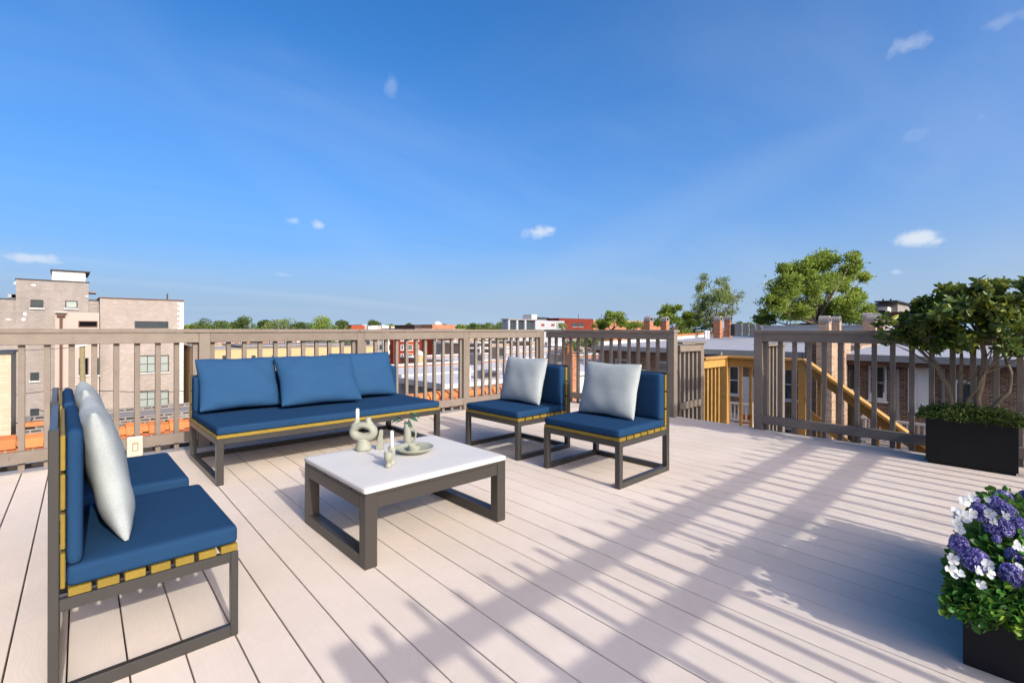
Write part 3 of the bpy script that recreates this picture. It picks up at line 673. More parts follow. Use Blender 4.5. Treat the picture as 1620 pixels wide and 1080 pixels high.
for i, (px, Z, zb, h, kind, lab) in enumerate(((742, 24, -1.3, .5, 'p', 'thin white vent pipe on the garage roof left of the third post'), (768, 25, -1.3, .4, 'b', 'grey roof hatch on the nearest white roof'), (797, 27, -1.3, .55, 'p', 'white vent pipe behind the left chair pillow'),
        (752, 31, -1.0, .5, 'b', 'low metal box on the second white roof'), (818, 30, -1.0, .6, 'p', 'tall vent on the second white roof near the corner'), (700, 29, -1.0, .5, 'p', 'small vent at the left end of the second white roof'), (786, 40, -1.2, .8, 'b', 'boxy air unit on the third white roof'),
        (760, 42, -1.2, .7, 'p', 'vent pipe on the third white roof'), (880, 30, -1.0, .6, 'b', 'air unit on the white roof right of the corner post'), (925, 29, -1.0, .7, 'p', 'slim vent on the white roof right of the brick chimney'), (868, 26, -1.3, .4, 'p', 'short vent on the nearest roof right of the corner post'))):
    x, y = at(px, Z); zb = {True: EYE-87.5*22/760, False: zb}[Z < 28]
    if kind == 'p': tag(MB().lathe([(.09, -.1), (.09, h), (.15, h+.01), (.14, h+.1), (.02, h+.14)], (x, y, zb), 10).obj('vent_pipe', M['white_paint'], None), lab, 'vent pipe')
    else:
        u_ = empty('roof_unit', (x, y, zb), 0, lab, 'roof unit'); MB().box(-.45, .45, -.4, .4, -.2, h).obj('casing', M['galvanised'], u_, bevel=.02); MB().box(-.38, .38, -.415, -.401, .08, h-.08).obj('grille', M['trim_dark'], u_)
ch = empty('chimney', (0, 0, 0), 0, 'tall orange brick chimney with clay pot rising between the white roofs', 'chimney')
cx, cy = at(901, 24)
MB().box(cx-.28, cx+.28, cy-.28, cy+.28, -6, zat(562, cx, cy, 900)).obj('stack', M['orange_brick'], ch); MB().box(cx-.34, cx+.34, cy-.34, cy+.34, zat(562, cx, cy, 900), zat(559, cx, cy, 900)).obj('crown', M['orange_brick'], ch)
MB().lathe([(.16, 0), (.19, .02), (.15, .45), (.18, .5)], (cx, cy, zat(559, cx, cy, 900)), 12).obj('chimney_pot', M['clay_tile'], ch)
v1 = empty('vent_stack', (0, 0, 0), 0, 'cream rounded vent stack on the white roof in front of the red rowhouses', 'vent')
cx, cy = at(664, 40); MB().lathe([(.42, 0), (.42, 1.2), (.3, 1.35), (.3, 1.9), (.2, 2.0)], (cx, cy, zat(600, cx, cy, 664)), 14).obj('stack', M['tan_render'], v1); MB().lathe([(.26, 0), (.3, .05), (.3, .25), (.05, .4)], (cx, cy, zat(600, cx, cy, 664)+2.002), 14).obj('cowl', M['stain_white'], v1)
def porch(lab, px0, px1, yw, pyt, pyb, mat='new_lumber', nb=10):
    b = empty('wooden_porch', (0, 0, 0), 0, lab, 'porch'); x0, x1 = on_y(px0, yw), on_y(px1, yw); z0, z1 = zat(pyb, x0, yw, px0), zat(pyt, x0, yw, px0)
    MB().box(x0, x1, yw, yw+2.5, z0-.35, z0).obj('floor', M[mat], b); MB().box(x0, x1, yw, yw+.1, z1-.14, z1).obj('handrail', M[mat], b)
    for i in range(nb+1):
        x = x0+.06+(x1-x0-.12)*i/nb; MB().box(x-.045, x+.045, yw+.02, yw+.08, z0+.001, z1-.142).obj('baluster', M[mat], b)
    for x in (x0, x1-.15): MB().box(x, x+.15, yw+.12, yw+.27, -10.5, z1+1.2).obj('post', M[mat], b)
porch('sunlit orange timber porch below the orange red rowhouse', 688, 726, 84, 562, 573)
porch('orange timber balcony behind the fourth railing bay', 742, 776, 66, 563.5, 575)
porch('orange timber stair balcony in front of the tan brick block', 804, 832, 70, 556, 572)
tn = bld('brick_building', 'tall tan brick block behind the railing near the corner post')
yy = 57; vol(tn, on_y(778, yy), on_y(806, yy), yy, 70, -10.5, zat(545, on_y(790, yy), yy, 790), 'pale_brick', par=.4, coping='white_render')
dk = bld('brick_building', 'dark grey building with white parapet behind the orange balcony')
yy = 78; vol(dk, on_y(740, yy), on_y(776, yy), yy, 90, -10.5, zat(545.5, on_y(750, yy), yy, 750), 'grey_render', par=.4, coping='white_render', cop_t=.6)
for a in ((745, 750), (756, 761), (766, 770)): pwin(dk, *a, 552, 561, yy, rows=2)
for i, (p0, p1, top, yy, wall, lab) in enumerate(((812, 836, 540, 92, 'dark_brick', 'brown brick block with balcony left of the railing corner'), (838, 862, 541, 84, 'pale_brick', 'pale brick block directly behind the railing corner'),
        (866, 890, 543, 88, 'white_render', 'white rendered house just right of the railing corner'), (868, 905, 538, 120, 'orange_brick', 'long orange brick block far behind the side railing'))):
    b = bld('house', lab, 'house'); vol(b, on_y(p0, yy), on_y(p1, yy), yy, yy+14, -10.5, zat(top, on_y(p0, yy), yy, p0), wall, par=.4, coping='white_render')
    for r_ in range(2):
        for k in range(3): c0 = p0+(p1-p0)*(k+.5)/3; pwin(b, c0-1.6, c0+1.6, top+5+r_*13, top+12+r_*13, yy, rows=2, frame='white_paint', fw=.1)

# --- skyline
b = bld('commercial_building', 'pale cream building with jagged roofline on the horizon above the sofa')
yy = 250
for i in range(9):
    p0 = 574+i*7.2; top = 514+random.uniform(-1.4, 1.5)+(i*.35); vol(b, on_y(p0, yy), on_y(p0+7.4, yy)-.05, yy+random.uniform(-2, 2), yy+20, -10.5, zat(top, on_y(p0, yy), yy, p0), 'white_render' if i % 3 else 'cream_stucco', par=-1, roof='white_roof')
b = bld('commercial_building', 'low red brick roofline left of the jagged cream building on the horizon'); vol(b, on_y(556, 240), on_y(577, 240), 240, 255, -10.5, zat(514.5, on_y(560, 240), 240, 560), 'bright_red_brick', par=.4)
b = bld('commercial_building', 'distant dark framed building beside the pink brick one on the horizon'); yy = 210; vol(b, on_y(656, yy), on_y(684, yy), yy, yy+20, -10.5, zat(514, on_y(670, yy), yy, 670), 'dark_brick', par=.4)
for k in range(5): pwin(b, 658+5*k, 661.5+5*k, 515, 519, yy, sill=None)
b = bld('commercial_building', 'distant pink brick building left of centre on the horizon'); yy = 200; vol(b, on_y(684, yy), on_y(720, yy), yy, yy+20, -10.5, zat(513.5, on_y(690, yy), yy, 690), 'orange_brick', par=.4, coping='orange_brick')
MB().lathe([(2.2, 0), (2.0, .8), (1.2, 1.6), (.3, 1.9)], (on_y(692, 210), 210, zat(513.5, on_y(690, yy), yy, 690)), 14).obj('dome', M['white_render'], b)
mo = bld('modern_building', 'modern pale grey house with dark glass bays and rooftop box on the horizon')
yy = 104; xa, xb = on_y(804, yy), on_y(848, yy); xd = on_y(893, yy); zt_ = zat(506, xa, yy, 830)
MB().box(xa, xb, yy+.4, yy+2.5, -10.5, zt_-.02).obj('wall', M['pale_grey_render'], mo); MB().box(xb+.01, xd, yy, yy+16, -10.5, zt_).obj('wall', M['pale_grey_render'], mo)
MB().box(xa-.3, xb, yy-.5, yy+3, zt_, zt_+.35).obj('roof', M['grey_render'], mo)
for px in (804, 817, 830, 846.5): x = on_y(px, yy); MB().box(x-.35, x+.35, yy-.4, yy+.398, -6, zt_-.001).obj('fin', M['pale_grey_render'], mo)
for p0, p1 in ((806, 815.5), (819, 828.5), (832, 845)): pwin(mo, p0, p1, 507.5, 521, yy+.4, cols=3, sill=None)
for p0 in (856, 872, 885): pwin(mo, p0, p0+5, 512, 516, yy, cols=2, frame='bright_red_brick', sill=None, fw=.25)
MB().box(on_y(841, 108), on_y(849.5, 108), 108, 112, zt_, zat(497.5, on_y(845, 108), 108, 845)).obj('rooftop_box', M['white_render'], mo)
MB().box(on_y(852, 110), on_y(869, 110), 110, 114, zat(503.5, on_y(860, 110), 110, 860), zat(502, on_y(860, 110), 110, 860)).obj('rooftop_canopy', M['trim_dark'], mo)
MB().box(on_y(854, 110), on_y(868, 110), 111, 113, zt_, zat(503.6, on_y(860, 110), 110, 860)).obj('rooftop_room', M['pale_grey_render'], mo)
rb = bld('brick_building', 'wide red brick block right of the modern grey house on the horizon'); yy = 122; vol(rb, on_y(884, yy), on_y(938, yy), yy, yy+20, -10.5, zat(503.5, on_y(890, yy), yy, 890), 'red_brick', par=.4, coping='red_brick')
for p0 in (905, 915): pwin(rb, p0, p0+8, 511, 517, yy, cols=2)
rb = bld('brick_building', 'orange brick block behind the bushy trees on the horizon'); yy = 136; vol(rb, on_y(938.5, yy), on_y(1045, yy), yy, yy+20, -10.5, zat(506.5, on_y(960, yy), yy, 960), 'orange_brick', par=.4, coping='white_render')
for px in (915, 951, 957): MB().tube([(on_y(px, 140), 140, 0), (on_y(px, 140), 140, zat(497, on_y(px, 140), 140, px))], .12, 5).obj('antenna', M['trim_dark'], rb)
# --- far right beyond the trees
fr = bld('modern_building', 'stacked white and brown modern building at right behind the potted tree')
xx = 62
def xbox(root, px0, px1, x, py_t, mat, dpt=10, name='wall', zb=-10.5):
    y0, y1 = on_x(px0, x), on_x(px1, x); MB().box(x, x+dpt, min(y0, y1), max(y0, y1), zb, zat(py_t, x, (y0+y1)/2, px0)).obj(name, M[mat], root)
xbox(fr, 1388, 1404, 62, 485, 'white_render'); xbox(fr, 1404.3, 1440, 60, 493, 'dark_brick'); xbox(fr, 1384, 1420, 64, 478.5, 'grey_render', 8)
y0, y1 = on_x(1384, 61.5), on_x(1420, 61.5); MB().box(61.2, 72, y1, y0, zat(478.4, 62, y0, 1400), zat(476.6, 62, y0, 1400)).obj('roof', M['trim_dark'], fr)
for px in (1397, 1409): y = on_x(px, 61.3); MB().box(61.25, 61.35, y-.06, y+.06, zat(476.5, 62, y, 1400), zat(473, 62, y, 1400)).obj('roof_post', M['trim_dark'], fr)
y0, y1 = on_x(1389, 61.9), on_x(1400, 61.9); window(fr, '-x', 62, y1, y0, zat(500, 62, y0, 1395), zat(491, 62, y0, 1395), 2, 1)

# --- neighbours on the right: rear facades facing the deck
XA = 28.6
na = bld('brick_apartment_block', 'brown brick rear facade with silver flat roof seen through the railing gap')
yA0, yA1 = 8.03, 21.0; zE = -.10
MB().box(XA, 70, yA0, yA1, -10.5, zE-.3).obj('wall', M['brown_brick'], na)
MB().hexa([(XA-.7, yA0-.2, zE-.28), (52, yA0-.2, zE+.2), (52, yA1+.3, zE+.2), (XA-.7, yA1+.3, zE-.28), (XA-.7, yA0-.2, zE), (52, yA0-.2, zE+.62), (52, yA1+.3, zE+.62), (XA-.7, yA1+.3, zE)]).obj('roof', M['silver_roof'], na)
MB().box(XA-.85, XA-.702, yA0-.2, yA1+.3, zE-.26, zE+.03).obj('gutter', M['galvanised'], na)
MB().box(XA-.7, XA-.2, yA0-.1, yA1+.2, zE-.5, zE-.3).obj('soffit', M['trim_brown'], na)
pp = MB()
for i in range(44):            # stepped clay coping along the far party wall
    x = 30+i*.5; link_mesh('coping_tile', tme, na, (x, yA1+.45, zE+.35+(x-28)*.026), 0).scale = (2, 1.1, 1.1)
MB().hexa([(29, yA1+.31, -9), (52, yA1+.31, -9), (52, yA1+.6, -9), (29, yA1+.6, -9), (29, yA1+.31, zE+.28), (52, yA1+.31, zE+.9), (52, yA1+.6, zE+.9), (29, yA1+.6, zE+.28)]).obj('party_wall', M['white_render'], na)
for k, sx in enumerate((1.6, 4.2, 6.5)): pass
for px, w, kind in ((985, 1.1, 'w'), (1018, 1.0, 'd'), (1052, 1.1, 'w'), (1088, 1.1, 'w'), (1158, .9, 'w'), (1190, 1.0, 'd'), (1222, .9, 'w'), (1255, .9, 'w')):
    y = on_x(px, XA)
    if kind == 'w':
        window(na, '-x', XA, y-w/2, y+w/2, -2.7, -1.0, 1, 2, 'white_paint', fw=.08); window(na, '-x', XA, y-w/2, y+w/2, -5.9, -4.2, 1, 2, 'white_paint', fw=.08)
    else:
        for zb in (-3.75, -7.0):
            MB().box(XA-.06, XA-.002, y-w/2, y+w/2, zb, zb+2.15).obj('door', M['white_paint'], na)
def rporch(root, x0, x1, y0, y1, zf, h=1.05, mat='grey_lumber', step=.19, roofz=None):
    m = M[mat]
    MB().box(x0, x1, y0, y1, zf-.28, zf).obj('porch_floor', m, root)
    MB().box(x0, x0+.12, y0, y1, zf+h-.1, zf+h).obj('porch_rail', m, root); MB().box(x0+.02, x0+.09, y0, y1, zf+.10, zf+.2).obj('porch_rail', m, root)
    me = MB().box(-.03, .03, -.03, .03, zf+.201, zf+h-.102).mesh('porch_baluster', m)
    n = int((y1-y0)/step)
    for i in range(n): link_mesh('porch_baluster', me, root, (x0+.055, y0+(i+.5)*step, 0))
    nn = max(1, round((y1-y0)/2.6))
    for i in range(nn+1):
        y = y0+.08+(y1-y0-.16)*i/nn; MB().box(x0+.125, x0+.27, y-.075, y+.075, -10.5, zf+h+.06 if roofz is None else roofz).obj('porch_post', m, root)
pr = empty('rear_porch', (0, 0, 0), 0, 'grey timber rear porch with white balusters seen through the railing gap', 'porch')
rporch(pr, 25.6, XA-.01, 9.5, 13.2, -3.75, roofz=None); rporch(pr, 25.6, XA-.01, 9.5, 13.2, -7.0)
pr = empty('rear_porch', (0, 0, 0), 0, 'dark roofed timber porch behind the nearer armless chair', 'porch')
rporch(pr, 26.6, XA-.01, 14.6, 20.5, -3.75, roofz=zE-.55, mat='old_lumber'); rporch(pr, 26.6, XA-.01, 14.6, 20.5, -7.0, mat='old_lumber')
ds = MB().tube([(XA-.82, 12.0, zE-.1), (XA-.82, 12.0, -9)], .11, 8).obj('downspout', M['galvanised'], na)
tag(MB().lathe([(.16, 0), (.22, .05), (.24, .4), (.2, .42)], (25.9, 9.9, -3.749), 12).obj('flower_pot', M['orange_tarp'], None), 'orange flower pot on the grey rear porch floor', 'flower pot')
# brick building B
nb = bld('brick_apartment_block', 'brown brick rear facade with white door and barred window at right behind the tree planter')
yB1 = 6.1
MB().box(XA, 55, -14, yB1, -10.5, zE-.35).obj('wall', M['brown_brick'], nb)
MB().hexa([(XA-.7, -14, zE-.28), (56, -14, zE+.1), (56, yB1+.25, zE+.1), (XA-.7, yB1+.25, zE-.28), (XA-.7, -14, zE-.02), (56, -14, zE+.75), (56, yB1+.25, zE+.75), (XA-.7, yB1+.25, zE-.02)]).obj('roof', M['silver_roof'], nb)
MB().box(XA-.86, XA-.702, -14, yB1+.25, zE-.28, zE+.02).obj('gutter', M['galvanised'], nb)
MB().box(XA-.7, XA-.2, -14, yB1+.2, zE-.5, zE-.3).obj('soffit', M['trim_brown'], nb)
def xw(px): return on_x(px, XA)
window(nb, '-x', XA, xw(1403), xw(1374.5), zat(633, XA, xw(1390), 1390), zat(577, XA, xw(1390), 1390), 1, 2, 'white_paint', fw=.13)
bars = MB()
ya, yb = xw(1401), xw(1378)
for i in range(7): y = ya+(yb-ya)*(i+.5)/7; bars.box(XA-.16, XA-.13, y-.015, y+.015, zat(620, XA, y, 1390), zat(580, XA, y, 1390))
bars.box(XA-.165, XA-.125, ya, yb, zat(600, XA, ya, 1390)-.02, zat(600, XA, ya, 1390)+.02)
bars.obj('window_grille', M['trim_dark'], nb)
MB().box(XA-.1, XA-.001, xw(1403), xw(1374.5), zat(576.6, XA, xw(1390), 1390), zat(571, XA, xw(1390), 1390)).obj('lintel', M['cream_stucco'], nb)
y0, y1 = xw(1477), xw(1437); zd0, zd1 = zat(655, XA, y0, 1455), zat(585, XA, y0, 1455)
MB().box(XA-.09, XA-.001, y0, y1, zd0, zd1+.1).obj('door_frame', M['white_paint'], nb)
yd0, yd1 = xw(1463), xw(1440)
dr = MB().box(XA-.12, XA-.091, yd0, yd1, zd0+.02, zd1).obj('door', M['white_paint'], nb, bevel=.004)
for i in range(3):
    for j in range(2):
        a = yd0+(yd1-yd0)*(.14+.4*j); b_ = a+(yd1-yd0)*.3; z0 = zd0+.2+(zd1-zd0-.2)*(i/3); MB().box(XA-.135, XA-.121, a, b_, z0, z0+(zd1-zd0)*.24).obj('door_panel', M['white_paint'], dr, bevel=.004)
MB().box(XA-.18, XA-.121, yd1-.12, yd1-.06, zd0+1.0, zd0+1.1).obj('door_knob', M['trim_dark'], dr); MB().box(XA-.16, XA-.121, yd1-.12, yd1-.06, zd0+1.2, zd0+1.27).obj('door_lock', M['trim_dark'], dr)
for px in (1421, 1493):
    y = xw(px); MB().box(XA-.14, XA-.001, y-.05, y+.05, -8, zE-.5).obj('drain_pipe', M['galvanised' if px > 1450 else 'grey_render'], nb)
y = xw(1420); MB().box(XA-.3, XA-.001, y-.12, y+.12, zat(583, XA, y, 1420), zat(579, XA, y, 1420)).obj('wall_lamp', M['trim_dark'], nb)
for a, b_ in ((1508, 1542), (1640, 1670)): window(nb, '-x', XA, xw(b_), xw(a), -3.0, -1.1, 1, 2, 'white_paint', fw=.13)
for zb in (-6.3, -9.3):
    for a, b_ in ((1372, 1400), (1450, 1478), (1540, 1570)): window(nb, '-x', XA, xw(b_), xw(a), zb, zb+1.7, 1, 2, 'white_paint', fw=.12)
pr = empty('rear_porch', (0, 0, 0), 0, 'pale grey timber porch with railing in front of the white door', 'porch')
rporch(pr, 26.4, XA-.01, -9, on_x(1362, 26.4), -4.0, 1.15, 'grey_lumber'); rporch(pr, 26.4, XA-.01, -9, on_x(1362, 26.4), -7.3, 1.1, 'old_lumber')
# brick flanks and chimney breasts in the gap between the two blocks
fl = bld('brick_wing', 'pale brick chimney breast and wing wall between the two rear facades')
xg = 33
MB().box(xg, 60, 6.36, 7.99, -10.5, zat(546, xg, 7, 1300)).obj('wall', M['pale_brick'], fl)
def gbx(px0, px1, x, pt, mat, d=1.2, zb=-10.5): y0, y1 = on_x(px0, x), on_x(px1, x); MB().box(x, x+d, min(y0, y1), max(y0, y1), zb, zat(pt, x, (y0+y1)/2, px0)).obj('wall', M[mat], fl)
gbx(1273, 1290, 27.0, 541, 'brown_brick'); gbx(1291, 1316, 26.2, 538, 'pale_brick', 2.0); gbx(1319, 1336, 27.4, 538, 'pale_brick', 1.2)
gbx(1337, 1349, 28.0, 566, 'dark_render', .5)
y0 = on_x(1344, 27.9); window(fl, '-x', 28.0, on_x(1348, 28), on_x(1338, 28), zat(615, 28, y0, 1344), zat(585, 28, y0, 1344), 1, 2, 'trim_dark')
# chimneys with arched caps
def chimney(px, pt, Z, w, lab, pb=None, wall='orange_brick', grp=None):
    c = empty('chimney', (0, 0, 0), 0, lab, 'chimney'); x, y = at(px, Z); k = Z/760; hw = w*k/2/1.25; zt_ = EYE-(pt-519-.0021*px)*k
    zs = zt_-hw*1.5
    MB().box(x-hw, x+hw, y-hw, y+hw, zs-2.3, zs).obj('stack', M[wall], c)
    MB().box(x-hw*1.12, x+hw*1.12, y-hw*1.12, y+hw*1.12, zs, zs+.07).obj('crown', M['grey_render'], c)
    a = MB(); n = 10; r1, r0 = hw*1.05, hw*.72; zb = zs+.07+hw*.25
    for yy0, yy1 in ((y-hw*1.0, y+hw*1.0),):
        pts = [(x+r1, zs+.07)]+[(x+r1*math.cos(math.pi*i/n), zb+r1*math.sin(math.pi*i/n)) for i in range(n+1)]+[(x-r1, zs+.07)]
        pin = [(x+r0, zs+.07)]+[(x+r0*math.cos(math.pi*i/n), zb+r0*math.sin(math.pi*i/n)) for i in range(n+1)]+[(x-r0, zs+.07)]
        for (p, q_), (r, s2) in zip(zip(pts[:-1], pts[1:]), zip(pin[:-1], pin[1:])):
            a.hexa([(p[0], yy0, p[1]), (q_[0], yy0, q_[1]), (q_[0], yy1, q_[1]), (p[0], yy1, p[1]), (r[0], yy0, r[1]), (s2[0], yy0, s2[1]), (s2[0], yy1, s2[1]), (r[0], yy1, r[1])])
    co = a.obj('arched_cap', M['grey_render'], c)
    return c
chimney(1026, 500.5, 42, 13, 'left chimney of the pair behind the side railing, arched cap')
chimney(1052, 501, 42.5, 12, 'right chimney of the pair behind the side railing, arched cap')
chimney(1136, 500, 44, 13, 'left chimney of the pair on the silver roof below the sparse tree')
chimney(1152, 500, 46, 11, 'right chimney of the pair on the silver roof below the sparse tree')
chimney(1305, 499.5, 33, 18, 'wide brick chimney with arched cap below the big tree', wall='pale_brick')
chimney(1323, 501, 34, 14, 'narrower brick chimney touching the wide one below the big tree', wall='pale_brick')
chimney(1372, 495, 37, 14, 'tallest chimney of the cluster left of the potted tree', wall='pale_brick')
chimney(1379, 499, 33, 15, 'front chimney of the cluster left of the potted tree', wall='pale_brick')
chimney(1386, 495.5, 38, 11, 'rear chimney of the cluster left of the potted tree', wall='pale_brick')
chimney(1392, 499.5, 34, 13, 'rightmost chimney of the cluster beside the potted tree', wall='pale_brick')
# roof-top clutter
ac = None
for i, (px, w, pt) in enumerate(((1160, 8, 513), (1170, 9, 512), (1181, 9, 513), (1192, 8, 514), (1200, 12, 514.5))):
    a = empty('roof_condenser', (0, 0, 0), 0, ['leftmost', 'second from left', 'middle', 'fourth from left', 'rightmost'][i]+' air conditioning unit in the row on the silver roof', 'air conditioner', 'air conditioners on the silver roof')
    x, y = at(px, 40+i*.8); hw = w/2*40/760/1.25; zt_ = zat(pt, x, y, px); MB().box(x-hw, x+hw, y-hw, y+hw, zt_-.95, zt_).obj('casing', M['galvanised' if i else 'trim_dark'], a)
    MB().box(x-hw*.8, x-hw*.1, y-hw-.02, y-hw-.001, zt_-.8, zt_-.15).obj('grille', M['trim_dark'], a); MB().lathe([(hw*.7, 0), (hw*.7, .05)], (x, y, zt_+.001), 12).obj('fan_ring', M['trim_dark'], a)
for i, px in enumerate((1116, 1120)):
    x, y = at(px, 36); MB().lathe([(.09, 0), (.09, .5), (.12, .52), (.12, .6)], (x, y, .2), 8)
    tag(MB().lathe([(.11, 0), (.11, .45), (.15, .47), (.13, .6)], (x, y, zat(536, x, y, px)), 8).obj('vent_pipe', M['white_paint'], None), ('left' if i == 0 else 'right')+' white plumbing vent of the pair on the silver roof', 'vent pipe')
wl = bld('long_white_building', 'long low white parapet building below the big tree, behind the chimneys')
x = 47; y0, y1 = on_x(1203, x), on_x(1400, x); MB().box(x, x+8, y1, y0, -10.5, zat(514, x, 5, 1250)).obj('wall', M['pale_grey_render'], wl); MB().box(x-.1, x+.2, y1, y0, zat(513.9, x, 5, 1250), zat(513, x, 5, 1250)).obj('coping', M['white_render'], wl)

# ================================================================== FOLIAGE
def leaf_mesh(name, P, Dn, size, mat, shade, aspect=.5, fold=.25, poly=4):
    """many leaves: P positions (n,3), Dn direction (n,3) of the leaf axis, size (n)"""
    n = len(P); Dn = Dn/np.linalg.norm(Dn, axis=1, keepdims=True)
    rnd = RNG.normal(size=(n, 3)); sd_ = np.cross(Dn, rnd); sd_ /= np.linalg.norm(sd_, axis=1, keepdims=True)+1e-9
    nr = np.cross(Dn, sd_); s = size[:, None]
    if poly == 4:
        V = np.stack([P, P+Dn*s*.5+sd_*s*aspect*.5+nr*s*fold*.3, P+Dn*s, P+Dn*s*.5-sd_*s*aspect*.5+nr*s*fold*.3], 1); F = np.arange(n*4).reshape(n, 4); k = 4
    else:       # folded ellipse, two halves
        c0 = P; c3 = P+Dn*s
        l1 = P+Dn*s*.3+sd_*s*aspect*.48+nr*s*fold*.2; l2 = P+Dn*s*.72+sd_*s*aspect*.40+nr*s*fold*.2
        r1 = P+Dn*s*.3-sd_*s*aspect*.48+nr*s*fold*.2; r2 = P+Dn*s*.72-sd_*s*aspect*.40+nr*s*fold*.2
        V = np.stack([c0, l1, l2, c3, r2, r1], 1); b = (np.arange(n)*6)[:, None]; F = np.concatenate([b+np.array([0, 1, 2, 3]), b+np.array([0, 3, 4, 5])], 0); k = 6
    me = bpy.data.meshes.new(name); V = V.reshape(-1, 3); nf = len(F)
    me.vertices.add(len(V)); me.vertices.foreach_set('co', V.ravel().astype(np.float32))
    me.loops.add(nf*4); me.loops.foreach_set('vertex_index', F.ravel().astype(np.int32)); me.polygons.add(nf)
    me.polygons.foreach_set('loop_start', (np.arange(nf)*4).astype(np.int32)); me.update(calc_edges=True)
    at_ = me.attributes.new('leafshade', 'FLOAT', 'POINT'); at_.data.foreach_set('value', np.repeat(shade, k).astype(np.float32))
    me.materials.append(mat); return me
def blob_points(c, r, n, shell=.55):
    d = RNG.normal(size=(n, 3)); d /= np.linalg.norm(d, axis=1, keepdims=True)
    rad = shell+(1-shell)*RNG.random(n)**.7
    rad *= np.where(RNG.random(n) < .12, 1.18, 1)
    return np.array(c)+d*np.array(r)*rad[:, None], d
def far_tree(px, top, w, Z, lab, n=2600, mat='tree_leaf', bottom=None, name='tree', cat='tree', size=None, dens=1, clumps=14, wind=0, form='round', grp=None, seed=None):
    root = empty(name, (0, 0, 0), 0, lab, cat, grp); x, y = at(px, Z); k = Z/760; W_ = w*k/2; zt_ = EYE-(top-519-.0021*px)*k
    zb = EYE-((bottom or 545)-519-.0021*px)*k; H = zt_-zb
    trunk = MB(); base = (x, y, -10.5); mid = (x+RNG.normal()*.2, y, zb+H*.3)
    trunk.tube([base, mid], [max(.16, W_*.06), max(.1, W_*.035)], 7)
    Ps, Ds, Sh = [], [], []
    for i in range(clumps):
        th = RNG.random()*6.283; rr = math.sqrt(RNG.random())*.72; hz = RNG.random()
        env = math.sin(math.pi*min(.92, .16+.84*hz))**.55
        cxx = x+math.cos(th)*rr*W_*env; cyy = y+math.sin(th)*rr*W_*env; czz = zb+H*(.12+.76*hz)
        cr = W_*RNG.uniform(.26, .42)
        if hz > .8: cr *= .75
        P, d = blob_points((cxx, cyy, czz), (cr, cr, cr*.72), max(12, n//clumps)); 
        Ps.append(P); dd = d+RNG.normal(size=d.shape)*.6+np.array([0, 0, -.2])+wind*np.array([.7, -.4, .35]); Ds.append(dd)
        Sh.append(np.clip(RNG.uniform(.05, .75)+RNG.normal(size=len(P))*.17, 0, 1))
        trunk.tube([mid, ((mid[0]+cxx)/2+RNG.normal()*.1, (mid[1]+cyy)/2, (mid[2]+czz)/2-.05*H), (cxx, cyy, czz)], [W_*.03, W_*.02, W_*.008], 5)
    P = np.concatenate(Ps); D = np.concatenate(Ds); Sh = np.concatenate(Sh)
    sz = (size or 3.0)*k*RNG.uniform(.6, 1.3, len(P))
    link_mesh('crown', leaf_mesh('crown', P, D, sz, M[mat], Sh, .6), root); trunk.obj('trunk', M['bark_dark'], root, smooth=True)
    return root
# the large trees right of centre: limbs given one by one so that the crowns keep the shape they have
def big_tree(px, Z, lab, blobs, mat, wind=(0, 0, 0), leaf=3.6, dens=1.0, stem_py=520, thick=.28, name='tree'):
    root = empty(name, (0, 0, 0), 0, lab, 'tree'); x0, y0 = at(px, Z); k = Z/760
    tr_ = MB(); fork = Vector((x0, y0, EYE-(stem_py-519-.0021*px)*k)); tr_.tube([(x0, y0, -10.5), tuple(fork)], [thick*1.3, thick], 9)
    Ps, Ds, Sh = [], [], []
    wv = np.array(wind)
    for (bx, by, rx, ry, cnt) in blobs:
        off = RNG.uniform(-1, 1)*2.2
        X = (bx-810)/760*(Z+off); Zz = Z+off; c = Vector((X*.7298+.6837*Zz, -.6837*X+.7298*Zz, EYE-(by-519-.0021*bx)*k))
        cnt = int(cnt*1.7); m_ = (fork+c)/2+Vector((RNG.normal()*.3, RNG.normal()*.3, -.4)); tr_.tube([fork, m_, c], [thick*.55, thick*.3, thick*.08], 6)
        nsub = max(5, int(rx*ry/26)); 
        for j in range(nsub):
            d = RNG.normal(size=3); d /= np.linalg.norm(d); sc = np.array([rx, rx, ry])*k*RNG.uniform(.35, .95)
            cc = np.array(c)+d*sc; r = RNG.uniform(4.5, 10.5)*k*max(.7, min(1.15, rx/22))
            P, dd = blob_points(cc, (r*1.15, r*1.15, r*.7), int(cnt*dens/nsub), .2); P = np.array(cc)+(P-np.array(cc))*np.where(RNG.random(len(P)) < .28, RNG.uniform(1.1, 1.8, len(P)), 1)[:, None]+wv*np.where(RNG.random(len(P)) < .2, r*.6, 0)[:, None]
            tr_.tube([c, tuple(cc)], [thick*.09, thick*.04], 4, cap=False)
            shv = np.clip(RNG.uniform(.1, .7)+RNG.normal(size=len(P))*.18, 0, 1); Ps.append(P); Ds.append(dd*.8+RNG.normal(size=dd.shape)*.5+wv+np.array([0, 0, -.15])); Sh.append(shv)
    P = np.concatenate(Ps); D = np.concatenate(Ds); Sh = np.concatenate(Sh); sz = leaf*k*RNG.uniform(.6, 1.35, len(P))
    link_mesh('crown', leaf_mesh('crown', P, D, sz, M[mat], Sh, .42), root); tr_.obj('trunk', M['bark_dark'], root, smooth=True)
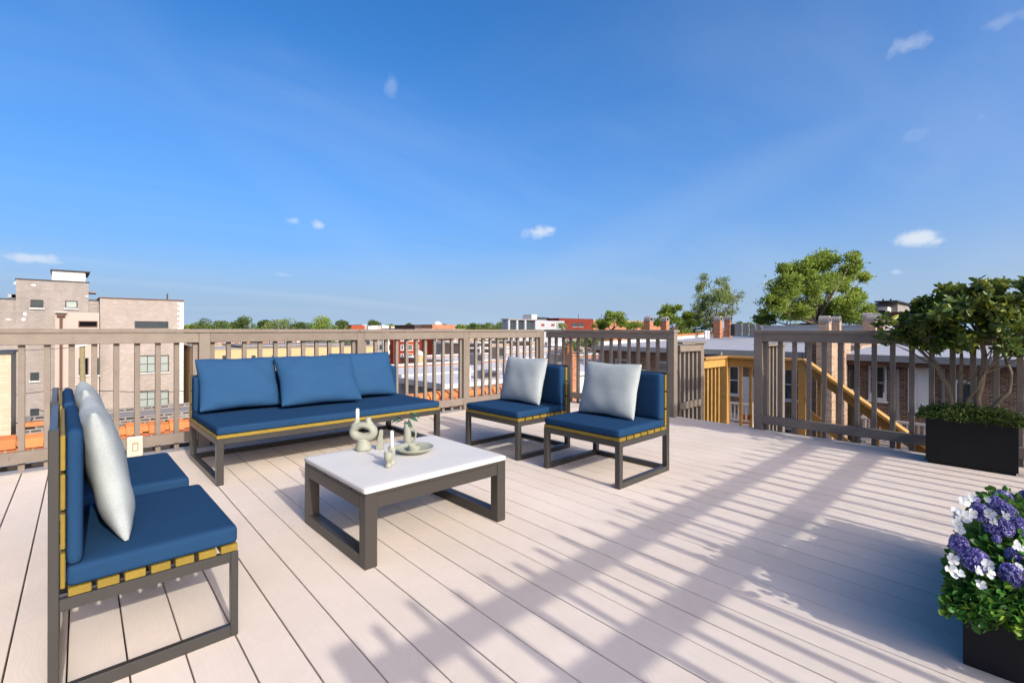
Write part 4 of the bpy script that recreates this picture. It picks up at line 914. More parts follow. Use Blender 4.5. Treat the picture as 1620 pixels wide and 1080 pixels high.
big_tree(1290, 46, 'big windblown bright green tree towering above the chimneys at right', [
    (1262, 425, 30, 18, 2600), (1296, 415, 28, 16, 2400), (1240, 455, 26, 20, 2200), (1280, 455, 34, 22, 3000), (1320, 445, 26, 18, 2000), (1345, 425, 22, 14, 1500), (1366, 436, 13, 9, 500), (1352, 412, 12, 8, 450),
    (1222, 485, 22, 16, 1700), (1255, 492, 30, 18, 2400), (1300, 490, 34, 20, 2800), (1338, 480, 24, 18, 1900), (1360, 462, 16, 14, 900), (1208, 503, 16, 10, 1000), (1310, 404, 14, 8, 500), (1240, 430, 14, 10, 500),
    (1348, 503, 26, 10, 1300), (1375, 500, 14, 8, 500), (1372, 488, 10, 5, 260)], 'tree_leaf', (.75, -.35, .35), 4.2, 1.05, 512)
big_tree(1130, 62, 'sparse pale green tree behind the paired chimneys, thinning to the right', [
    (1112, 450, 12, 14, 520), (1130, 470, 22, 20, 1500), (1108, 482, 16, 18, 1000), (1150, 462, 16, 16, 620), (1160, 485, 14, 20, 420), (1128, 500, 28, 12, 1100), (1105, 505, 14, 10, 600), (1143, 448, 10, 8, 240), (1168, 470, 6, 10, 110)],
    'tree_leaf_pale', (.5, -.3, .25), 3.0, 1.0, 516, .22)
big_tree(1066, 52, 'round dark green tree just right of the left chimney pair', [(1052, 494, 12, 9, 900), (1068, 490, 16, 9, 1300), (1080, 502, 14, 12, 1200), (1058, 508, 18, 9, 1200), (1092, 512, 12, 8, 600), (1040, 508, 6, 6, 250)], 'tree_leaf', (.1, 0, .1), 3.4, 1.0, 520, .22)
big_tree(968, 60, 'bushy green tree in front of the orange brick block on the horizon', [(970, 501, 14, 7, 900), (960, 510, 18, 7, 1000), (982, 511, 14, 7, 700), (948, 515, 12, 5, 500), (1003, 515, 14, 4, 600), (1020, 514, 8, 4, 300)], 'tree_leaf', (.1, 0, .1), 3.2, 1, 522, .22)
big_tree(898, 58, 'rounded low green tree visible between the balusters right of the corner', [(905, 548, 12, 9, 700), (925, 545, 16, 9, 900), (948, 542, 14, 8, 700), (912, 560, 10, 6, 350), (960, 532, 10, 6, 350), (890, 516, 8, 3, 160)], 'tree_leaf_pale', (.1, 0, .1), 3.2, 1, 570, .2)
big_tree(1098, 78, 'low dark shrubby tree at the foot of the sparse tree', [(1100, 513, 14, 5, 500), (1120, 514, 12, 5, 400), (1170, 515, 12, 5, 400), (1185, 516, 12, 4, 400)], 'far_leaf', (0, 0, 0), 3, 1, 520, .2)
tl_ = [(305, 513, 32, 190), (330, 504, 40, 185), (352, 509, 36, 200), (378, 508, 30, 200), (392, 501, 36, 180), (418, 507, 34, 195), (445, 504, 38, 170), (470, 511, 34, 210), (492, 508, 30, 200), (515, 502, 42, 170), (540, 509, 30, 190), (590, 506.5, 22, 330),
       (615, 513, 20, 300), (646, 513, 22, 260), (700, 512, 22, 290), (733, 514.5, 30, 300), (752, 512, 30, 260), (772, 511, 30, 230), (790, 507, 30, 200), (804, 510, 14, 190), (880, 512, 16, 180), (1190, 512, 30, 120), (1206, 510, 26, 110), (1395, 512, 24, 90), (1075, 513, 20, 130)]
words = ['leftmost', 'tall', 'flat topped', 'low', 'rounded', 'broad', 'pale yellow green', 'small', 'dense', 'widest', 'short', 'domed lone', 'tiny', 'faint', 'hidden', 'thin', 'low lying', 'soft edged', 'spiky', 'narrow', 'squat', 'shaded', 'bright', 'slim', 'bushy']
spots = ['beside the white quoins of the grey building', 'above the left end of the sofa', 'above the first blue pillow', 'above the gap between pillows', 'above the sofa middle', 'over the second pillow', 'above the middle blue pillow', 'right of the pale one', 'over the third pillow', 'above the right blue pillow', 'before the jagged cream building',
         'rising behind the jagged cream building', 'right of the cream building', 'left of the dark framed building', 'behind the pink brick building', 'right of the pink brick building', 'above the third railing post', 'left of the modern grey house', 'touching the modern grey house', 'at the left wall of the modern house', 'in front of the red brick block', 'left foot of the big tree', 'just under the big tree left side', 'right of the chimney cluster', 'behind the round dark tree']
for i, (px, top, w, Z) in enumerate(tl_):
    far_tree(px, top, w*1.45, Z, f'{words[i]} distant tree {spots[i]}', 2600, 'tree_leaf_pale' if i in (6, 18) else ('far_leaf' if i % 3 else 'tree_leaf'), bottom=530, size=2.3, clumps=11)
for i, (px, top, w, Z, lab) in enumerate(((316, 526, 36, 70, 'green tree seen under the top rail beside the white quoins'), (485, 530, 46, 110, 'dark green tree under the top rail behind the sofa'), (520, 532, 46, 115, 'green tree right of the dark one under the top rail'),
        (548, 534, 30, 100, 'small dark tree left of the second railing post'), (758, 532, 44, 120, 'olive tree under the top rail right of the third post'), (740, 540, 30, 100, 'brownish green tree beside the orange balcony'), (790, 530, 40, 140, 'pale tree behind the tan brick block'))):
    far_tree(px, top, w, Z, lab, 1500, 'tree_leaf' if i % 2 == 0 else 'far_leaf', bottom=568, size=2.6, clumps=12)
# far wood that reads as one mass on the horizon
P, D, Sh = [], [], []
n = 42000
ang = RNG.uniform(-.2, 2.0, n); dist = RNG.uniform(330, 900, n)
hgt = RNG.random(n)**.8*(9.3+1.5*np.sin(ang*57+np.sin(ang*23)*2)+.8*np.sin(ang*211))
P = np.stack([np.sin(ang)*dist, np.cos(ang)*dist, -10.2+hgt], 1); D = RNG.normal(size=(n, 3))
link_mesh('far_wood', leaf_mesh('far_wood', P, D, RNG.uniform(1.5, 3.6, n), M['far_leaf'], np.clip(RNG.normal(.4, .2, n), 0, 1), .9), None)['kind'] = 'stuff'
# filler houses in the middle distance
fw_ = ['orange_brick', 'pale_brick', 'dark_brick', 'white_render', 'bright_red_brick', 'grey_render', 'tan_render']
fn_ = ['orange brick', 'pale brick', 'dark brick', 'white', 'bright red brick', 'grey', 'tan']
k = 0
for (px, Z) in ((300, 150), (350, 240), (420, 250), (455, 160), (500, 260), (560, 170), (600, 300), (740, 240), (770, 190), (800, 320), (835, 210), (870, 260), (910, 170), (930, 230), (975, 190), (1010, 110), (1040, 170), (1100, 190), (1165, 150), (1230, 130), (1340, 110), (1430, 100), (1520, 120), (1600, 110)):
    x, y = at(px, Z); w = RNG.uniform(6, 10); h = RNG.uniform(6.2, 9.6); m_ = k % 7
    b = bld('far_house', f'distant {fn_[m_]} flat roofed house ' + ['left of the tan building roof', 'over the left pillow', 'behind the first railing bay', 'behind the sofa back', 'over the middle pillow', 'near the second post', 'beyond the cream building', 'near the third post', 'right of the third post', 'above the far chair', 'behind the modern house', 'below the modern house', 'below the red brick block', 'beyond the red brick block', 'behind the bushy tree', 'left of the chimney pair', 'between the chimney pair', 'left of the sparse tree', 'behind the condensers', 'behind the big tree trunk', 'right of the big tree', 'behind the potted tree left half', 'behind the potted tree middle', 'at the right picture edge'][k], 'house')
    vol(b, x-w, x+w, y, y+14, -10.5, -10.5+h, fw_[m_], par=.4, coping='white_render')
    for i in range(3): window(b, '-y', y, x-w+2+i*w*.6, x-w+3.3+i*w*.6, -10.5+h-3, -10.5+h-1.3, 1, 2, 'white_paint', fw=.12)
    k += 1

# ================================================================== FURNITURE
def rounded_box(x0, x1, y0, y1, z0, z1, r, name, mat, parent, loc=(0, 0, 0), puff=0, n=14):
    """cushion: box with rounded edges, faces slightly puffed"""
    m = MB(); V = {}; cx, cy, cz = (x0+x1)/2, (y0+y1)/2, (z0+z1)/2; hx, hy, hz = (x1-x0)/2, (y1-y0)/2, (z1-z0)/2
    bm = bmesh.new(); bmesh.ops.create_cube(bm, size=2); bmesh.ops.subdivide_edges(bm, edges=bm.edges[:], cuts=n, use_grid_fill=True)
    for v in bm.verts:
        a, b, c = v.co; 
        f = lambda t: math.copysign(1-(1-abs(t))**1.0, t)
        # denser rows near the edges
        g_ = lambda t: math.sin(t*math.pi/2)
        a, b, c = g_(a), g_(b), g_(c)
        p = Vector((a*hx, b*hy, c*hz)); q = Vector((max(-hx+r, min(hx-r, p.x)), max(-hy+r, min(hy-r, p.y)), max(-hz+r, min(hz-r, p.z))))
        d = p-q
        if d.length > 1e-6: p = q+d.normalized()*r if d.length > r or True and max(abs(a), abs(b), abs(c)) > .999 else p
        k = puff*(1-a*a)*(1-b*b)*(1-c*c*0)
        if abs(c) > .5: p.z += math.copysign(k, c)
        v.co = p+Vector((cx, cy, cz))
    me = bpy.data.meshes.new(name); bm.to_mesh(me); bm.free(); me.polygons.foreach_set('use_smooth', [True]*len(me.polygons)); me.materials.append(M[mat]); return link_mesh(name, me, parent, loc)
def pillow_mesh(w, h, t, mat, name='pillow', seed=0, flat=False):
    wa = .35 if mat == 'pale_fabric' else 1.15
    """w along local x, h along local y, thickness z"""
    n = 30; V = []; F = []; rg = np.random.default_rng(seed); ph = rg.uniform(0, 6.28, 8)
    for s in (1, -1):
        for j in range(n+1):
            for i in range(n+1):
                u = -1+2*i/n; v = -1+2*j/n
                u_, v_ = math.sin(u*math.pi/2), math.sin(v*math.pi/2)
                x = u_*w/2*(1-.055*(1-v_*v_)*0-.05*(1-abs(v_))**1.2*abs(u_)**4); y = v_*h/2*(1-.06*(1-abs(u_))**1.2*abs(v_)**4)
                e = max(0, 1-abs(u_)**3.2)**.5*max(0, 1-abs(v_)**3.2)**.5
                wr = wa*.0035*(math.sin(9*u_+4*v_+ph[0])+math.sin(-7*v_+5*u_*u_+ph[1])+.7*math.sin(15*u_*v_+ph[2]))*e
                edge = (abs(u_) > .75 or abs(v_) > .75)
                wr += wa*.0028*math.sin(34*(u_ if abs(v_) > abs(u_) else v_)+ph[3])*e*max(0, max(abs(u_), abs(v_))-.55)*2
                z = s*(t/2*e+.005)+s*wr
                V.append((x, y, z))
    def idx(s, i, j): return s*(n+1)**2+j*(n+1)+i
    for s in (0, 1):
        for j in range(n):
            for i in range(n):
                q = (idx(s, i, j), idx(s, i+1, j), idx(s, i+1, j+1), idx(s, i, j+1)); F.append(q if s == 0 else q[::-1])
    for i in range(n):
        F.append((idx(0, i+1, 0), idx(0, i, 0), idx(1, i, 0), idx(1, i+1, 0))); F.append((idx(0, i, n), idx(0, i+1, n), idx(1, i+1, n), idx(1, i, n)))
        F.append((idx(0, 0, i), idx(0, 0, i+1), idx(1, 0, i+1), idx(1, 0, i))); F.append((idx(0, n, i+1), idx(0, n, i), idx(1, n, i), idx(1, n, i+1)))
    me = bpy.data.meshes.new(name); me.from_pydata(V, [], F); me.polygons.foreach_set('use_smooth', [True]*len(F)); me.materials.append(M[mat]); return me
def place_pillow(p_bl, p_br, top_c, w, h, t, mat, label, seed=0, group=None, roll=0):
    """bottom edge between two points, leaning so that the top edge centre is near top_c"""
    bl, br, tc = Vector(p_bl), Vector(p_br), Vector(top_c); xa = (br-bl).normalized(); mid = (bl+br)/2; ya = (tc-mid); ya -= xa*ya.dot(xa); ya.normalize(); za = xa.cross(ya)
    if za.dot(Vector((ya.x, ya.y, 0))) > 0: xa = -xa; za = -za
    me = pillow_mesh(w, h, t, mat, seed=seed); o = bpy.data.objects.new('pillow', me); COL.objects.link(o)
    o.matrix_world = Matrix.Translation(mid+ya*h/2+za*(t*.30)) @ Matrix((xa, ya, za)).transposed().to_4x4() @ Matrix.Rotation(roll, 4, 'Z')
    tag(o, label, 'pillow', group); return o

def module(name, label, cat, loc, rz, w, d, back=True, zs=.40, zc=.345, zsl=.32, zr=.28, hb=.755, nsl=8, lw=.04, back_bar=True, group=None, cushions='blue_fabric', seatback=.10, base_front=False, back_slats=4, st=.022):
    """seat module: local x = width 0..w, local y = depth 0 (front) .. d (back)"""
    r = empty(name, loc, rz, label, cat, group); fr = M['chair_metal']; L_ = lw
    # legs
    for x in (0, w-L_):
        MB().box(x, x+L_, 0, L_, 0, zsl-.001).obj('leg', fr, r, bevel=.002)
        MB().box(x, x+L_, d-L_, d, 0, hb).obj('rear_leg', fr, r, bevel=.002)
        MB().box(x, x+L_, L_, d-L_, zr, zsl-.0015).obj('seat_rail', fr, r, bevel=.0015)
        MB().box(x, x+L_, L_, d-L_, .0, .04).obj('foot_bar', fr, r, bevel=.0015)
    MB().box(L_, w-L_, .001, L_-.002, zr, zsl-.002).obj('seat_rail', fr, r, bevel=.0015); MB().box(L_, w-L_, d-L_+.002, d-.001, zr, zsl-.002).obj('seat_rail', fr, r, bevel=.0015)
    MB().box(L_, w-L_, d-L_+.002, d-.002, .001, .038).obj('foot_bar', fr, r, bevel=.0015)
    MB().box(L_, w-L_, d-L_+.004, d-.002, hb-.04, hb-.001).obj('back_rail', fr, r, bevel=.0015)
    n = nsl; gap = .013; sw = (d-.045-gap*(n-1))/n
    sm = MB().box(.0015, w-.0015, 0, sw, 0, zc-zsl-.001).mesh('slat', M['golden_slat'], bevel=.002)
    for i in range(n): link_mesh('slat', sm, r, (0, .002+i*(sw+gap), zsl))
    # upright back slats, in front of the rear legs
    y0 = d-L_-st-.002
    bh = (hb-.01-zc)/back_slats
    bm2 = MB().box(.0015, w-.0015, 0, st, 0, bh-.012).mesh('back_slat', M['golden_slat'], bevel=.002)
    for i in range(back_slats): link_mesh('back_slat', bm2, r, (0, y0, zc+.003+i*bh))
    rounded_box(.003, w-.003, .0, y0-.002, zc, zs, .016, 'seat_cushion', cushions, r, puff=.006)
    rounded_box(.003, w-.003, y0-.002-seatback, y0-.003, zs-.001, hb-.004, .02, 'back_cushion', cushions, r)
    return r
# sofa: width along +x, front faces -y
module('sofa', 'long armless blue sofa with grey metal frame and yellow slats along the back railing', 'sofa', (.775, 3.79, 0), 0, 1.845, .97, hb=.695, nsl=11, back_slats=3, lw=.045)
# chairs on the right face -x : local x -> -y world, local y -> +x world  => rotation -90 deg
module('lounge_chair', 'armless blue lounge chair nearest the stair opening, white pillow on its seat', 'chair', (2.75, 2.571, 0), R(-90), .702, .665, nsl=7, back_slats=3, seatback=.07)
module('lounge_chair', 'armless blue lounge chair near the deck corner, partly hidden behind the other right hand chair', 'chair', (2.738, 3.552, 0), R(-90), .705, .665, nsl=7, back_slats=3, seatback=.07)
# chairs on the left face +x : rotation +90
module('lounge_chair', 'armless blue lounge chair seen side-on in the left foreground', 'chair', (.458, 1.905, 0), R(90), .65, .487, zs=.385, zc=.323, zsl=.298, zr=.262, hb=.79, nsl=7, back_slats=4, lw=.024, seatback=.038, st=.011)
module('lounge_chair', 'armless blue lounge chair behind the left foreground chair, half covered by its pillow', 'chair', (.44, 2.68, 0), R(90), .65, .475, zs=.385, zc=.323, zsl=.298, zr=.262, hb=.785, nsl=7, back_slats=4, lw=.024, seatback=.038, st=.011)
# pillows
place_pillow((1.36, 4.43, .405), (.82, 4.45, .405), (1.07, 4.70, .81), .60, .47, .15, 'blue_pillow_fabric', 'blue pillow at the left end of the sofa', 1, roll=R(0)).name = 'pillow'
place_pillow((2.01, 4.21, .405), (1.35, 4.27, .405), (1.66, 4.56, .81), .68, .50, .16, 'blue_pillow_fabric', 'large blue pillow in the middle of the sofa overlapping both others', 2)
place_pillow((2.50, 4.42, .405), (1.87, 4.44, .405), (2.12, 4.62, .81), .62, .46, .15, 'blue_pillow_fabric', 'blue pillow at the right end of the sofa, partly behind the middle one', 3)
place_pillow((3.13, 1.985, .402), (3.13, 2.50, .402), (3.235, 2.245, .79), .515, .42, .12, 'pale_fabric', 'pale grey pillow on the chair nearest the stair opening', 4)
place_pillow((3.12, 2.94, .402), (3.12, 3.46, .402), (3.225, 3.20, .79), .515, .42, .12, 'pale_fabric', 'pale grey pillow on the chair near the deck corner', 5)
place_pillow((.125, 2.50, .388), (.125, 1.99, .388), (.045, 2.25, .80), .50, .43, .10, 'pale_fabric', 'pale grey pillow on the left foreground chair', 6)
place_pillow((.125, 3.26, .388), (.125, 2.76, .388), (.045, 3.0, .80), .50, .43, .10, 'pale_fabric', 'pale grey pillow on the chair behind the left foreground chair', 7)
# coffee table
tb = empty('coffee_table', (.992, 2.018, 0), 0, 'low coffee table with white stone top and dark taupe metal frame', 'table'); tm = M['table_metal']; TW, TD = .85, .735
for x in (0, TW-.06):
    for y in (0, TD-.06): MB().box(x, x+.06, y, y+.06, 0, .326).obj('leg', tm, tb, bevel=.002)
    MB().box(x, x+.06, .06, TD-.06, .262, .325).obj('end_rail', tm, tb, bevel=.0015); MB().box(x, x+.06, .06, TD-.06, 0, .055).obj('foot_bar', tm, tb, bevel=.0015)
for y in (.004, TD-.044): MB().box(.06, TW-.06, y, y+.04, .264, .3235).obj('side_rail', tm, tb, bevel=.0015)
nn = 5; g_ = .008; w_ = (TD-g_*(nn-1))/nn
ts = MB().box(.001, TW-.001, 0, w_, 0, .010).mesh('top_slat', tm, bevel=.001)
for i in range(nn): link_mesh('top_slat', ts, tb, (0, i*(w_+g_), .3262))
rounded_box(-.004, TW+.004, -.004, TD+.004, .3375, .366, .010, 'table_top', 'stone_top', tb, n=12)
TT = .3662
# sculptural candle holder
sc = empty('candle_holder', (1.303, 2.674, TT), R(-43), 'sculptural sage ceramic candle holder with ring body and two necks', 'candle holder'); ce = M['sage_ceramic']
b = MB(); b.lathe([(.040, 0), (.047, .004), (.047, .012), (.044, .03), (.037, .058), (.038, .07)], n=30)
b.obj('pedestal', ce, sc, smooth=True)
def ring(mb, cx, cz, rx, rz, tubef, n=40, m=14):
    base = len(mb.v)
    for i in range(n):
        a = 2*math.pi*i/n; ca, sa = math.cos(a), math.sin(a); r, ry = tubef(a)
        for j in range(m):
            t = 2*math.pi*j/m; rr = r*math.cos(t); mb.v.append((cx+ca*(rx+rr), ry*math.sin(t), cz+sa*(rz+rr)))
    for i in range(n):
        for j in range(m):
            i2 = (i+1) % n; j2 = (j+1) % m; mb.f.append((base+i*m+j, base+i2*m+j, base+i2*m+j2, base+i*m+j2))
rg_ = MB(); ring(rg_, 0, .112, .058, .037, lambda a: (.019+.008*max(0, -math.sin(a))+.006*abs(math.cos(a)), .032)); rg_.obj('ring_body', ce, sc, smooth=True)
nk = MB(); nk.tube([(-.050, 0, .128), (-.046, 0, .15), (-.038, 0, .168), (-.036, 0, .188)], [.030, .024, .016, .015], 16); nk.obj('neck', ce, sc, smooth=True)
nk = MB(); nk.tube([(.040, 0, .130), (.034, 0, .152), (.028, 0, .172), (.027, 0, .195)], [.030, .025, .017, .015], 16); nk.obj('neck', ce, sc, smooth=True)
def candle(x, y, z, h, r, lab):
    c = empty('candle', (x, y, z), 0, lab, 'candle'); MB().lathe([(r*.95, 0), (r, .002), (r*.96, h-.004), (r*.5, h)], n=16).obj('wax', M['candle_wax'], c, smooth=True); MB().lathe([(.0012, h), (.001, h+.008)], n=6).obj('wick', M['wick'], c)
cc = Vector((1.303, 2.674)); off = Matrix.Rotation(R(-43), 2) @ Vector((-.036, 0)); candle(cc.x+off.x, cc.y+off.y, TT+.184, .062, .0105, 'short white candle in the left neck of the sculptural holder')
sh_ = empty('candle_holder', (1.382, 2.625, TT), R(-43), 'small wavy flat ceramic holder behind the ring shaped one', 'candle holder'); b = MB()
pts = [(-.022, 0), (.024, 0), (.020, .02), (.022, .045), (.016, .07), (.019, .095), (.015, .118), (-.002, .116), (-.004, .09), (-.012, .07), (-.010, .04), (-.020, .02)]
k0 = len(pts); b.v = [(x, -.012, z) for x, z in pts]+[(x, .012, z) for x, z in pts]; b.f = [tuple(range(k0)), tuple(reversed(range(k0, 2*k0)))]+[(i, k0+i, k0+(i+1) % k0, (i+1) % k0) for i in range(k0)]
b.obj('body', ce, sh_, bevel=.003)
th_ = empty('candle_holder', (1.277, 2.292, TT), 0, 'slim waisted ceramic candle holder behind the small egg cup', 'candle holder')
MB().lathe([(.019, 0), (.021, .004), (.019, .012), (.014, .022), (.015, .04), (.018, .062), (.021, .092), (.019, .094), (.014, .088), (.012, .07)], n=22).obj('body', ce, th_, smooth=True)
candle(1.277, 2.292, TT+.071, .108, .0095, 'tall white candle in the slim ceramic holder')
cu = empty('egg_cup', (1.235, 2.253, TT), 0, 'small sage ceramic footed cup at the front of the table setting', 'cup')
MB().lathe([(.016, 0), (.018, .004), (.017, .014), (.011, .022), (.012, .027), (.020, .036), (.023, .052), (.022, .08), (.0195, .081), (.019, .06), (.012, .04)], n=24).obj('bowl', ce, cu, smooth=True)
bo = empty('dish', (1.494, 2.424, TT), 0, 'wide shallow grey green dish with a small round pot fixed in its centre', 'dish')
MB().lathe([(.055, 0), (.062, .003), (.09, .014), (.113, .031), (.112, .035), (.108, .033), (.085, .018), (.05, .010), (.0, .009)], n=44).obj('plate', ce, bo, smooth=True)
MB().lathe([(.032, .0085), (.034, .012), (.035, .042), (.033, .045), (.029, .043), (.028, .02), (.0, .018)], n=28).obj('pot', ce, bo, smooth=True)
va = empty('vase', (1.57, 2.626, TT), R(-43), 'slim cylindrical sage ceramic jug vase with a curved side handle', 'vase')
MB().lathe([(.0215, 0), (.024, .004), (.0235, .05), (.0215, .1), (.0195, .128), (.017, .129), (.016, .11), (.016, .03)], n=26).obj('body', ce, va, smooth=True)
MB().tube([(.018, 0, .118), (.034, 0, .112), (.046, 0, .092), (.052, 0, .066), (.050, 0, .042), (.043, 0, .024), (.030, 0, .018), (.020, 0, .02)], .0055, 10).obj('handle', ce, va, smooth=True)
br_ = empty('leafy_branch', (1.57, 2.626, TT), R(-43), 'small green leafy twig standing in the jug vase', 'branch')
MB().tube([(0, 0, .03), (.002, 0, .13), (.012, 0, .165), (.02, 0, .20)], [.003, .003, .0022, .0016], 6).obj('stem', M['twig'], br_)
MB().tube([(.002, 0, .135), (-.02, 0, .15), (-.05, .0, .155)], [.002, .0018, .001], 5).obj('stem', M['twig'], br_)
lf = MB(); L0 = .06; nv = 7
for i in range(nv):
    t = i/(nv-1); w = .012*math.sin(math.pi*(t*.93+.05))**.8; z = -.014*t*t
    lf.v += [(t*L0, -w, z+.003*math.sin(t*3)), (t*L0, 0, z-.002), (t*L0, w, z+.003*math.sin(t*3))]
for i in range(nv-1):
    a = i*3; lf.f += [(a, a+1, a+4, a+3), (a+1, a+2, a+5, a+4)]
lme = lf.mesh('leaf', M['leaf_teal'], smooth=True)
for (x, z, yaw, pitch, rl, s) in ((.012, .165, -20, -8, 30, 1), (.016, .18, 10, 4, -20, .9), (.02, .198, -5, -22, 10, 1.1), (.018, .19, 60, -5, 30, .8), (-.02, .15, 170, -8, 20, .95), (-.045, .155, 185, -12, -30, 1.0), (-.03, .152, 150, 20, 40, .85), (0, .135, 200, -40, 10, .7), (.006, .15, -60, -35, 10, .8), (.008, .14, -30, -40, 0, .75), (-.008, .14, 120, -25, 0, .7)):
    o = link_mesh('leaf', lme, br_, (x, 0, z)); o.rotation_euler = (R(rl), R(-pitch), R(yaw)); o.scale = (s, s, s)

# outlet on the bottom rail
ou = empty('power_outlet', (.45, 5.139, 0), 0, 'cream weatherproof power outlet cover on the bottom rail left of the sofa', 'outlet')
MB().box(-.055, .055, -.035, 0, .005, .175).obj('cover', M['outlet_plastic'], ou, bevel=.01, seg=2)
rc = MB().box(-.02, .02, -.042, -.0355, .055, .125).obj('receptacle', M['golden_beige'], ou, bevel=.002)
for z in (.060,): MB().box(-.014, .014, -.046, -.0425, z, z+.052).obj('socket', M['outlet_plastic'], rc, bevel=.002)

# ---------------------------------------------------------------- tree planter
def tree_planter():
    x0, x1, y0, y1, H = 5.165, 5.43, .03, .555, .385
    pl = empty('planter_box', (x0, y0, 0), 0, 'tall black rectangular planter box holding the multi-stemmed tree by the right railing', 'planter'); w, d = x1-x0, y1-y0; bm_ = M['black_metal_box']
    MB().box(.012, w-.012, .012, d-.012, 0, .018).obj('base', bm_, pl)
    sh = MB(); t = .014
    sh.box(0, t, 0, d, .02, H); sh.box(w-t, w, 0, d, .02, H); sh.box(t, w-t, 0, t, .02, H); sh.box(t, w-t, d-t, d, .02, H); sh.obj('shell', bm_, pl, bevel=.0015)
    MB().box(t, w-t, t, d-t, .02, H-.03).obj('soil', M['soil'], pl)
    # hedge at the foot
    n = 7000; u = RNG.random(n); v = RNG.random(n); hz = RNG.random(n)**.6
    prof = .135*(np.sin(np.pi*np.clip(u, .02, .98))**.35)*(.75+.25*np.sin(u*23+v*9))*(np.sin(np.pi*np.clip(v, .05, .95))**.4)
    P = np.stack([x0-.035+u*(w+.06), y0-.03+v*(d+.075), H-.02+hz*prof+RNG.normal(size=n)*.006], 1)
    out = np.stack([u-.5, v-.5, np.full(n, .35)], 1); D = out+RNG.normal(size=(n, 3))*.55
    hd = empty('ground_hedge', (0, 0, 0), 0, 'low dense green boxwood filling the top of the black tree planter', 'shrub')
    link_mesh('foliage', leaf_mesh('foliage', P, D, RNG.uniform(.018, .036, n), M['hedge_leaf'], np.clip(RNG.normal(.42, .22, n), 0, 1), .42, poly=6), hd)['kind'] = 'stuff'
    MB().tube([((x0+x1)/2, y0+.1, H-.04), ((x0+x1)/2, y1-.1, H+.01)], .02, 6).obj('woody_stem', M['bark_grey'], hd)
    # the tree itself; right in the picture is -y and a bit -x... stems fan out along the rail
    tr_ = empty('potted_tree', (0, 0, 0), 0, 'multi-stemmed broadleaf tree with pale bark growing from the tall black planter', 'tree')
    def q(px, py, dx=0):     # a point of the tree whose foot plane is x=5.30
        X = 5.29+dx; y = on_x(px, X); return Vector((X, y, zat(py, X, y, px)))
    stems = [([(1512, 668), (1506, 640), (1500, 610), (1485, 585), (1470, 568)], .030, 0.0), ([(1519, 668), (1519, 630), (1520, 590), (1521, 560)], .028, .04), ([(1522, 660), (1532, 632), (1548, 612), (1558, 590)], .020, -.05),
             ([(1550, 668), (1546, 630), (1555, 590), (1557, 560), (1548, 530), (1545, 505)], .032, -.02), ([(1554, 666), (1575, 640), (1596, 620), (1600, 590), (1592, 572)], .022, .05)]
    tips = []
    def grow(p, d, r, n, mb):
        """branching twigs"""
        if n == 0 or p.z > 1.27: tips.append(p); return
        q_ = p+d*(.10+.05*RNG.random())*(1 if n > 2 else .8); q_ += Vector(RNG.normal(size=3)*.012)
        mb.tube([p, q_], [r, r*.7], 6, cap=False)
        if n <= 2: tips.append(q_)
        for k in range(2 if n > 1 else 1):
            nd = (d+Vector((RNG.normal()*.45, RNG.normal()*.55, RNG.normal()*.35+.10))).normalized(); grow(q_, nd, r*.7, n-1, mb)
    for pts, r, dx in stems:
        r *= .78
        mb = MB(); n = len(pts); P = [q(a, b, dx*(i/n)) for i, (a, b) in enumerate(pts)]
        # wobble and taper
        PP = []
        for a, b in zip(P[:-1], P[1:]): PP += [a, a.lerp(b, .5)+Vector(RNG.normal(size=3)*.004)]
        PP.append(P[-1]); rr = [r*(1-.5*i/(len(PP)-1)) for i in range(len(PP))]; mb.tube(PP, rr, 10)
        d0 = (P[-1]-P[-2]).normalized()
        for k in range(3): grow(P[-1], (d0+Vector((RNG.normal()*.35, RNG.normal()*.6, .15))).normalized(), r*.45, 4, mb)
        mb.obj('stem', M['bark_grey'], tr_, smooth=True)
    lb = MB(); lb.tube([q(1490, 582), q(1462, 570), q(1440, 556), q(1415, 545)], [.011, .009, .006, .003], 7)
    lb.tube([q(1485, 578), q(1470, 560), q(1448, 540)], [.010, .007, .003], 7); lb.tube([q(1524, 608), q(1540, 598), q(1552, 578), q(1570, 550)], [.008, .007, .006, .004], 7)
    lb.tube([q(1548, 530), q(1575, 500), q(1590, 470)], [.014, .009, .004], 7); lb.tube([q(1548, 530), q(1530, 500), q(1520, 470)], [.012, .008, .004], 7)
    lb.obj('side_branch', M['bark_grey'], tr_, smooth=True)
    # crown: leaf rosettes at twig ends, spread through the crown's outline
    blobs = [(1548, 480, 62, 34, 90), (1490, 492, 52, 32, 78), (1590, 500, 50, 40, 76), (1450, 510, 36, 26, 44), (1570, 452, 34, 16, 34), (1508, 458, 28, 12, 22), (1424, 528, 20, 11, 18), (1456, 478, 18, 9, 12), (1520, 535, 46, 20, 46), (1600, 545, 36, 20, 34), (1630, 490, 30, 50, 34), (1480, 545, 22, 12, 16), (1625, 450, 24, 14, 14), (1446, 542, 12, 6, 6)]
    Ps, Ds, Sz, Sh = [], [], [], []
    def rosette(c, outd):
        m = int(RNG.integers(8, 15)); ax = (outd+Vector((0, 0, .35))).normalized()
        a0 = RNG.random()*6.28; sh0 = RNG.uniform(.12, .62)
        u = ax.cross(Vector((.3, .5, .8))).normalized(); v = ax.cross(u)
        for i in range(m):
            th = a0+i*2.4; el = RNG.uniform(-.25, .75); d = (u*math.cos(th)+v*math.sin(th))*math.cos(el)+ax*math.sin(el)
            Ps.append(np.array(c-ax*.05*i/m)); Ds.append(np.array(d)); Sz.append(RNG.uniform(.040, .078)); Sh.append(min(1, max(0, sh0+RNG.normal()*.18+(.35 if RNG.random() < .07 else 0))))
